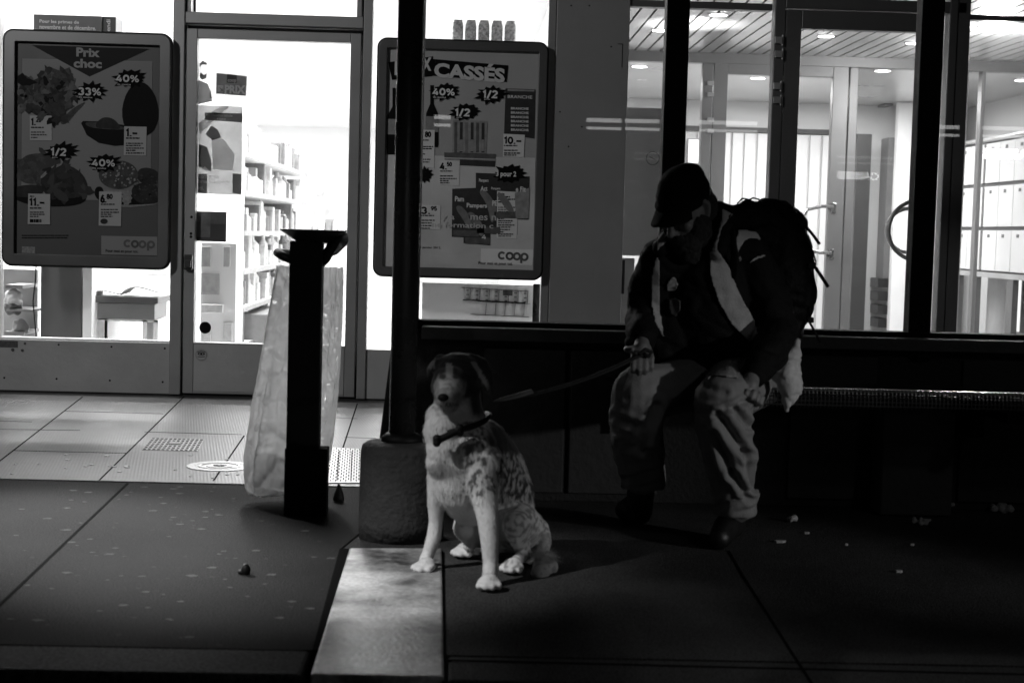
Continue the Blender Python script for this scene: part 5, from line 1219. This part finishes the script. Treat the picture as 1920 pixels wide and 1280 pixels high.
for i_, g_ in enumerate(colr): ca.data[i_].color = (g_, g_, g_, 1)
# face details
mb = MB(); mb.ball(D(831,745,4.507), (.0165, .012, .0115)); vox(mb, 'nose', RUB, .002, dog, 1)
for (x, y) in ((858, 702), (829, 703)):
    mb = MB(); mb.ball(D(x, y, 4.607 if x > 840 else 4.614), .0095); mb.build('eye', mat('dog eye', .004, .08, 0, 0), dog, smooth=True)
mb = MB(); mb.tube([D(820,754,4.56), D(828,757,4.53), D(836,757,4.522), D(846,756,4.54), D(858,752,4.59)], .003, 6); mb.build('mouth_line', RUB, dog, smooth=True)
# inner face of the folded ear
mb = MB()
col_c = D(860,783,4.68); ringp = []
for k in range(28):
    a_ = 2*math.pi*k/28; ringp.append(col_c+Vector((0, -.02, -.015))+Vector((.088*math.cos(a_), .092*math.sin(a_), -.012*math.cos(a_+2.4)+.014*math.cos(a_))))
mb.tube(ringp, .013, 8, close=True, flat=.45); cl = mb.build('collar', RUB, dog, smooth=True)
mb = MB(); pA, pB = D(819,826,4.52), D(862,806,4.54); mb.cone(pA, .011, pB, .010)
for q_ in (pA, pB): mb.ball(q_+Vector((.0, 0, .006)), .0125); mb.ball(q_+Vector((.0, 0, -.006)), .0125)
vox(mb, 'collar_tag', RUB, .003, cl, 1)

# ================================================================== PERSON
Pz = gnd(1350, 1000)
person_mb = MB(); A = lambda x, y, Y: at(x, y, Y)
hipL, hipR = A(1410, 705, 5.62), A(1335, 705, 5.62)
chest = A(1325, 545, 5.36); neckb = A(1318, 462, 5.27)
hd = A(1288, 391, 5.17)
m_ = person_mb
m_.chain([(A(1372,690,5.62), .12), (A(1350,620,5.5), .115), (chest, .12), (A(1320,500,5.3), .09)]); m_.chain([(hipL, .09), (hipR, .09)])
m_.chain([(neckb, .055), (A(1300,430,5.21), .052), (hd, .06)])
# head: bowed and turned to the left
HR = Matrix.Rotation(R(-48), 3, 'Z') @ Matrix.Rotation(R(33), 3, 'X')
def H(x, y, z): return hd + HR @ Vector((x, y, z))      # head-local: -y is forward, z up
m_.ball(hd, (.074, .09, .1), HR); m_.ball(H(0, .02, .03), (.076, .088, .085), HR); m_.ball(H(0, -.035, -.055), (.052, .055, .062), HR)
m_.ball(H(0, -.07, -.095), (.03, .026, .026), HR)
m_.chain([(H(0,-.088,.012), .009), (H(0,-.103,-.018), .012), (H(0,-.11,-.03), .014)]); m_.ball(H(.012,-.098,-.032), .009); m_.ball(H(-.012,-.098,-.032), .009)
m_.chain([(H(-.05,-.075,.03), .012), (H(0,-.088,.028), .011), (H(.05,-.075,.03), .012)])
m_.ball(H(.042,-.07,-.02), .02); m_.ball(H(-.042,-.07,-.02), .02)
m_.chain([(H(-.018,-.092,-.058), .008), (H(.018,-.092,-.058), .008)]); m_.chain([(H(-.014,-.088,-.07), .009), (H(.014,-.088,-.07), .009)])
for s_ in (-1, 1):
    m_.chain([(H(.076*s_,.005,.025), .009), (H(.082*s_,.012,.01), .01), (H(.076*s_,.005,-.02), .009)])
# arms
shR, elR, wrR = A(1238,490,5.26), A(1208,590,5.36), A(1203,640,5.16)
shL, elL, wrL = A(1405,470,5.32), A(1462,615,5.34), A(1408,712,5.06)
m_.chain([(A(1310,480,5.28), .07), (shR, .055), (elR, .042), (wrR, .028)]); m_.chain([(A(1340,480,5.3), .07), (shL, .055), (elL, .042), (wrL, .028)])
def hand(w0, fw, side, curl=1.0, palm=None):
    """palm plus four bent fingers of different lengths and a thumb from the side of the palm"""
    fw = fw.normalized(); side = (side - fw*side.dot(fw)).normalized(); dn = fw.cross(side)
    if palm: dn = dn*palm
    pc_ = w0+fw*.05
    m_.chain([(w0, .026), (w0+fw*.025, .027)])
    for k in range(4): m_.cone(w0+fw*.02+side*(k-1.5)*.012, .014, w0+fw*.082+side*(k-1.5)*.019, .0115, 10)
    for k, (ln, r_) in enumerate(((.068, .0088), (.078, .0092), (.073, .009), (.056, .0078))):
        p = w0+fw*.085+side*(k-1.5)*.0195; d = fw.copy(); pp = [(p, r_+.0008)]
        for j, fr2 in enumerate((.45, .31, .24)):
            d = (Matrix.Rotation(R((38+16*j)*curl), 3, side) @ d if True else d); p = p+d*ln*fr2; pp.append((p, r_-.0007*j))
        m_.chain(pp)
    p = w0+fw*.028-side*.026; th = (fw*.6-side*.75+dn*.35).normalized()
    m_.chain([(p, .013), (p+th*.034, .0105), (p+th*.034+(fw*.9+dn*.5).normalized()*.028, .0095), (p+th*.034+(fw*.9+dn*.6+side*.4).normalized()*.048, .008)])
hand(A(1203,646,5.14), (A(1206,690,5.02)-A(1203,646,5.14)), Vector((1, .15, .1)), 1.25)
hand(wrL, A(1403,750,5.0)-wrL, Vector((-.8, -.6, 0)), 1.7)
# legs
knR, anR = A(1196,732,5.2), A(1202,915,5.42); knL, anL = A(1354,758,5.07), A(1376,965,5.22)
m_.chain([(hipR, .085), (knR, .05), (A(1200,800,5.26), .05), (anR, .038)]); m_.chain([(hipL, .085), (knL, .05), (A(1362,850,5.1), .05), (anL, .038)])
person = vox(m_, 'person', [mat('skin', .13, .55, 0, .12, 40, .2, 200)], .0048, None, 2)
tag(person, 'seated person in a cap, dark jacket and backpack, head bowed, holding the dog leash', 'person')
# eyes (lowered) and beard, cap
for s_ in (-1, 1):
    MB().ball(H(.03*s_, -.078, .012), .0115).build('eye', mat('eye', .25, .2, 0, 0), person, smooth=True)
    mb = MB(); mb.ball(H(.03*s_, -.0795, .0125), (.0135, .0125, .012), HR); mb.build('eyelid', MT['skin'], person, smooth=True)
DK = mat('dark beard hair', .008, .8, 0, .4, 120, .8, 300)
mb = MB(); mb.ball(H(0,-.055,-.085), (.062, .058, .05), HR); mb.ball(H(0,-.06,-.125), (.042, .04, .045), HR); mb.ball(H(.05,-.02,-.05), (.03, .045, .055), HR); mb.ball(H(-.05,-.02,-.05), (.03, .045, .055), HR); mb.chain([(H(-.03,-.1,-.05), .009), (H(0,-.108,-.046), .01), (H(.03,-.1,-.05), .009)])
vox(mb, 'beard', DK, .004, person, 2, lambda c, n_: .006*noise.noise(c*70)+.003*noise.noise(c*160))
mb = MB(); mb.ball(H(0,.045,-.01), (.078, .062, .075), HR); vox(mb, 'hair', DK, .005, person, 2, lambda c, n_: .004*noise.noise(c*80))
CAPM = mat('dark cap cloth', .005, .9, 0, .3, 30, .4, 250, spec=.1)
mb = MB(); mb.ball(H(0,.008,.05), (.084, .102, .08), HR); mb.ball(H(0,.018,.085), (.076, .088, .055), HR); mb.ball(H(0,.0,.05), (.088,.106,.03), HR)
cap = vox(mb, 'cap', CAPM, .005, person, 4, lambda c, n_: .003*noise.noise(c*22))
mb = MB()
for k in range(25):
    a_ = R(-62+124/24*k)
    for f_ in range(9):
        u_ = f_/8; mb.ball(H((.072+.012*u_)*math.sin(a_), -(.075+.062*u_)*math.cos(a_)-.01, .045-.018*u_-.02*u_*abs(math.sin(a_))), .0068, seg=8)
vox(mb, 'brim', CAPM, .003, cap, 3)
# jacket
def fold(amp, sc, st): return lambda c, n_: amp*noise.noise(Vector((c.x*sc, c.y*sc, c.z*sc*st)))+amp*.5*noise.noise(c*sc*2.3)-amp*.7*max(0, 1-4*abs(noise.noise(Vector((c.x*sc*.5+c.z*sc, c.y*sc*.5, c.z*sc*.4-c.x*sc*.4)))))**1.5
JK = mat('black jacket cloth', .0045, .8, 0, .3, 14, .3, 160, spec=.12)
mb = MB()
mb.chain([(A(1372,690,5.60), .165), (A(1345,620,5.47), .16), (A(1325,545,5.37), .155), (A(1322,490,5.31), .125)])
mb.chain([(A(1285,480,5.28), .075), (shR, .075), (A(1214,545,5.33), .068), (elR, .066), (A(1202,618,5.25), .055), (A(1203,638,5.18), .048)])
mb.chain([(A(1345,468,5.31), .085), (A(1400,475,5.33), .082), (A(1435,545,5.34), .075), (elL, .072), (A(1440,665,5.2), .062), (A(1412,702,5.09), .048)])
mb.chain([(A(1250,560,5.38), .1), (A(1245,640,5.42), .1)]); mb.chain([(A(1420,660,5.55), .13), (A(1300,690,5.5), .12), (A(1260,690,5.42), .08)])
jacket = vox(mb, 'jacket', JK, .007, person, 4, fold(.009, 13, .8))
# collar round the neck
mb = MB(); mb.chain([(A(1345,400,5.30), .03), (A(1356,430,5.24), .034), (A(1345,470,5.17), .03)]); mb.chain([(A(1254,440,5.22), .028), (A(1240,465,5.18), .03)]); mb.chain([(A(1345,405,5.33), .035), (A(1310,420,5.36), .04), (A(1265,440,5.3), .035)])
mb.chain([(A(1322,400,5.3), .05), (A(1350,405,5.36), .05), (A(1385,415,5.42), .045)])
collar = vox(mb, 'jacket_collar', JK, .005, jacket, 3, fold(.004, 30, 1))
LG = mat('light grey lining', .27, .8, 0, .15, 20, .3, 120); LG2 = mat('pale shoulder cloth', .34, .8, 0, .1, 20, .3, 120)
TT = [jacket, collar]
patch(TT, [(1349,385),(1362,392),(1380,402),(1366,416),(1356,428),(1350,450),(1345,475),(1338,486),(1331,476),(1332,466),(1342,440),(1350,410)], 'lapel', LG, jacket)
patch(TT, [(1330,470),(1346,464),(1360,484),(1370,500),(1384,538),(1402,572),(1418,600),(1424,625),(1408,646),(1392,634),(1368,608),(1346,570),(1332,530),(1327,505)], 'lapel', LG, jacket, off=.012)
patch(TT, [(1234,424),(1246,432),(1256,444),(1252,456),(1240,466),(1232,476),(1228,470),(1229,452)], 'lapel', LG2, jacket)
patch(TT, [(1228,478),(1237,480),(1241,500),(1241,530),(1238,570),(1246,622),(1250,636),(1240,632),(1226,606),(1218,570),(1217,530),(1222,500)], 'lapel', LG, jacket, off=.012)
patch(jacket, [(1376,450),(1382,430),(1398,418),(1412,420),(1424,438),(1436,458),(1442,470),(1428,454),(1414,448),(1400,452),(1390,466),(1384,478),(1377,468)], 'shoulder_patch', LG2, jacket)
patch(jacket, [(1400,492),(1414,480),(1432,473),(1438,477),(1436,483),(1418,490),(1404,498)], 'reflective_band', mat('reflective band', .34, .6, 0, .1), jacket)
# shirt front / badge
patch(jacket, [(1250,525),(1260,516),(1272,520),(1274,538),(1268,548),(1250,548),(1246,540)], 'badge', mat('pale badge', .24, .6, 0, .7, 60), jacket, off=.014)
patch(jacket, [(1252,560),(1264,554),(1278,562),(1278,584),(1268,598),(1256,590),(1250,574)], 'badge', mat('dim badge', .05, .6, 0, .9, 40), jacket, off=.012)
# trousers: rumpled, loose
TRM = mat('grey work trousers', .17, .85, 0, .12, 10, .25, 180); TRD = mat('dark trousers', .10, .85, 0, .12, 10, .25, 180)
def legfold(c, n_):
    x, y = proj(c); f_ = .004*noise.noise(c*14)+.003*noise.noise(c*30); front = max(0, min(1, .4-n_.y*1.5))
    for (x0, y0, x1, y1, wd, dp) in CREASE:
        L2_ = (x1-x0)**2+(y1-y0)**2; t_ = ((x-x0)*(x1-x0)+(y-y0)*(y1-y0))/L2_; tc_ = max(0, min(1, t_)); d_ = math.hypot(x-x0-tc_*(x1-x0), y-y0-tc_*(y1-y0))+1.5*noise.noise(c*20)
        f_ -= front*dp*(math.exp(-(d_/wd)**2)-.55*math.exp(-((d_-wd*1.9)/wd)**2))
    return f_+.001
CREASE = [(1350,782,1398,850,7,.020), (1398,850,1410,915,6,.014), (1338,812,1372,885,7,.016), (1372,885,1402,932,6,.015), (1378,768,1404,800,6,.016), (1325,800,1345,900,5,.007), (1306,765,1345,772,5,.010), (1345,772,1400,752,5,.011), (1342,948,1395,936,6,.009),
  (1150,780,1200,800,7,.012), (1165,830,1230,850,7,.012), (1230,760,1200,830,7,.012), (1160,900,1225,885,6,.01), (1310,722,1360,735,6,.006)]
mb = MB()
mb.chain([(hipL, .12), (hipR, .12)])
mb.chain([(hipL, .115), (A(1370,735,5.2), .096), (A(1356,752,5.04), .094), (A(1355,790,5.04), .090), (A(1366,850,5.10), .082), (A(1374,915,5.17), .072), (A(1379,942,5.2), .068)])
mb.lathe(A(1378,962,5.2), [(.066, -.005), (.071, .01), (.07, .08)], 24)
mb.chain([(hipR, .11), (A(1250,730,5.3), .088), (A(1198,735,5.17), .088), (A(1192,780,5.2), .088), (A(1196,840,5.33), .085), (A(1204,885,5.42), .078)])
mb.lathe(A(1206,912,5.42), [(.07, -.005), (.075, .01), (.072, .08)], 24)
tro = vox(mb, 'trousers', [TRM], .005, person, 3, legfold)
# pale shirt hem over the lap
patch([jacket, tro], [(1318,704),(1326,690),(1340,680),(1356,672),(1372,674),(1384,700),(1388,712),(1360,708),(1336,708),(1322,716)], 'shirt_hem', mat('pale shirt', .24, .8, 0, .35, 30, .4, 60), person, off=.012, wr=.012)
# shoes
SHM = mat('black shoe leather', .004, .5, 0, .2, 20)
for an_, (tx, ty) in ((anL, (1350, 1008)), (anR, (1172, 955))):
    tt = gnd(tx, ty, .035); he = Vector((an_.x, an_.y+.03, .05)); mb = MB()
    mb.chain([(Vector((an_.x, an_.y+.01, .12)), .048), (he, .045)]); mb.chain([(he, .042), (he.lerp(tt, .5)+Vector((0,0,.01)), .045), (tt, .036)])
    mb.chain([(he+Vector((0,0,-.022)), .026), (tt+Vector((0,0,-.014)), .026)])
    vox(mb, 'shoe', SHM, .005, person, 2)
# backpack
BP = mat('black pack nylon', .003, .6, 0, .3, 12, .4, 120, spec=.15)
bk = thing('backpack', A(1460, 640, 5.6), 'bulky black backpack with dangling straps on the seated person', 'backpack')
mb = MB(); mb.chain([(A(1410,440,5.5), .09), (A(1450,430,5.58), .10), (A(1478,425,5.56), .072)])
mb.chain([(A(1450,430,5.56), .11), (A(1462,500,5.56), .125), (A(1462,560,5.56), .125), (A(1450,620,5.56), .105)]); mb.chain([(A(1486,470,5.56), .075), (A(1494,545,5.54), .072), (A(1478,600,5.54), .07)])
mb.chain([(A(1362,402,5.42), .03), (A(1400,400,5.46), .045), (A(1440,402,5.5), .05)])
pk = vox(mb, 'pack_body', BP, .008, bk, 4, fold(.008, 16, 1))
for P, r_, nm in (([(1490,408,5.5),(1502,420,5.49),(1510,424,5.48),(1524,440,5.47),(1537,458,5.46)], .0075, 'strap'), ([(1502,492,5.5),(1520,497,5.48),(1530,503,5.47),(1540,518,5.46),(1553,538,5.46)], .008, 'strap'), ([(1500,560,5.5),(1518,572,5.49),(1520,590,5.48),(1518,604,5.48),(1528,622,5.48),(1538,642,5.48)], .0055, 'strap'), ([(1382,382,5.44),(1392,372,5.44),(1404,374,5.44),(1412,384,5.44)], .004, 'strap'), ([(1400,378,5.44),(1412,371,5.44),(1424,374,5.44)], .004, 'strap'), ([(1508,445,5.5),(1524,470,5.49),(1530,492,5.49)], .004, 'strap')):
    mb = MB(); mb.tube([A(*p) for p in P], r_, 8, flat=.5); s_ = mb.build(nm, BP, bk, smooth=True)
for c_, s_ in (((1506,421,5.485), .016), ((1522,498,5.475), .015), ((1519,600,5.48), .012)):
    mb = MB(); p = A(*c_); mb.box(p.x-s_, p.x+s_, p.y-.008, p.y+.008, p.z-s_*.8, p.z+s_*.8); mb.build('buckle', RUB, bk, bevel=.003)
mb = MB(); mb.tube([A(1372,398,5.40), A(1362,410,5.28), A(1372,440,5.2), A(1378,480,5.18), A(1372,520,5.22)], .014, 10, flat=.4); mb.build('shoulder_strap', BP, bk, smooth=True)
# cloth bag hanging behind
mb = MB(); mb.chain([(A(1494,640,5.3), .012), (A(1486,665,5.28), .03), (A(1476,700,5.24), .045), (A(1482,728,5.24), .038), (A(1478,750,5.24), .024), (A(1475,768,5.24), .01)])
mb.chain([(A(1462,690,5.24), .03), (A(1458,706,5.24), .02)]); mb.ball(A(1490,705,5.24), .024)
o = vox(mb, 'cloth_bag', mat('pale cloth bag', .42, .8, 0, .15, 12, .2, 90), .005, None, 3, fold(.006, 24, .5)); tag(o, 'limp pale cloth bag hanging beside the person below the backpack', 'bag')
# leash
mb = MB()
Pl = [A(928,751,4.70), A(960,746,4.74), A(1000,739,4.79), A(1060,723,4.87), A(1110,706,4.93), A(1150,690,4.98), A(1185,673,5.03), A(1206,664,5.05)]
mb.tube(Pl, .008, 8, rs=[.004, .007, .0072, .0074, .0074, .0074, .0074, .007], flat=.3); mb.m(1)
mb.tube([A(926,752,4.695), A(946,747.5,4.715), A(972,741,4.745), A(998,733,4.78)], .012, 8, rs=[.002, .008, .0095, .009], flat=.3)
mb.m(0).tube([A(1206,664,5.05), A(1216,668,5.05), A(1222,660,5.06), A(1210,655,5.06), A(1198,664,5.04)], .007, 8)
o = mb.build('leash', [mat('leash webbing', .014, .85, 0, 0, spec=.2), mat('pale leash webbing', .09, .7, 0, .2, 40)], None, smooth=True); tag(o, 'dark dog leash running from the hand to the collar with a paler end', 'leash')
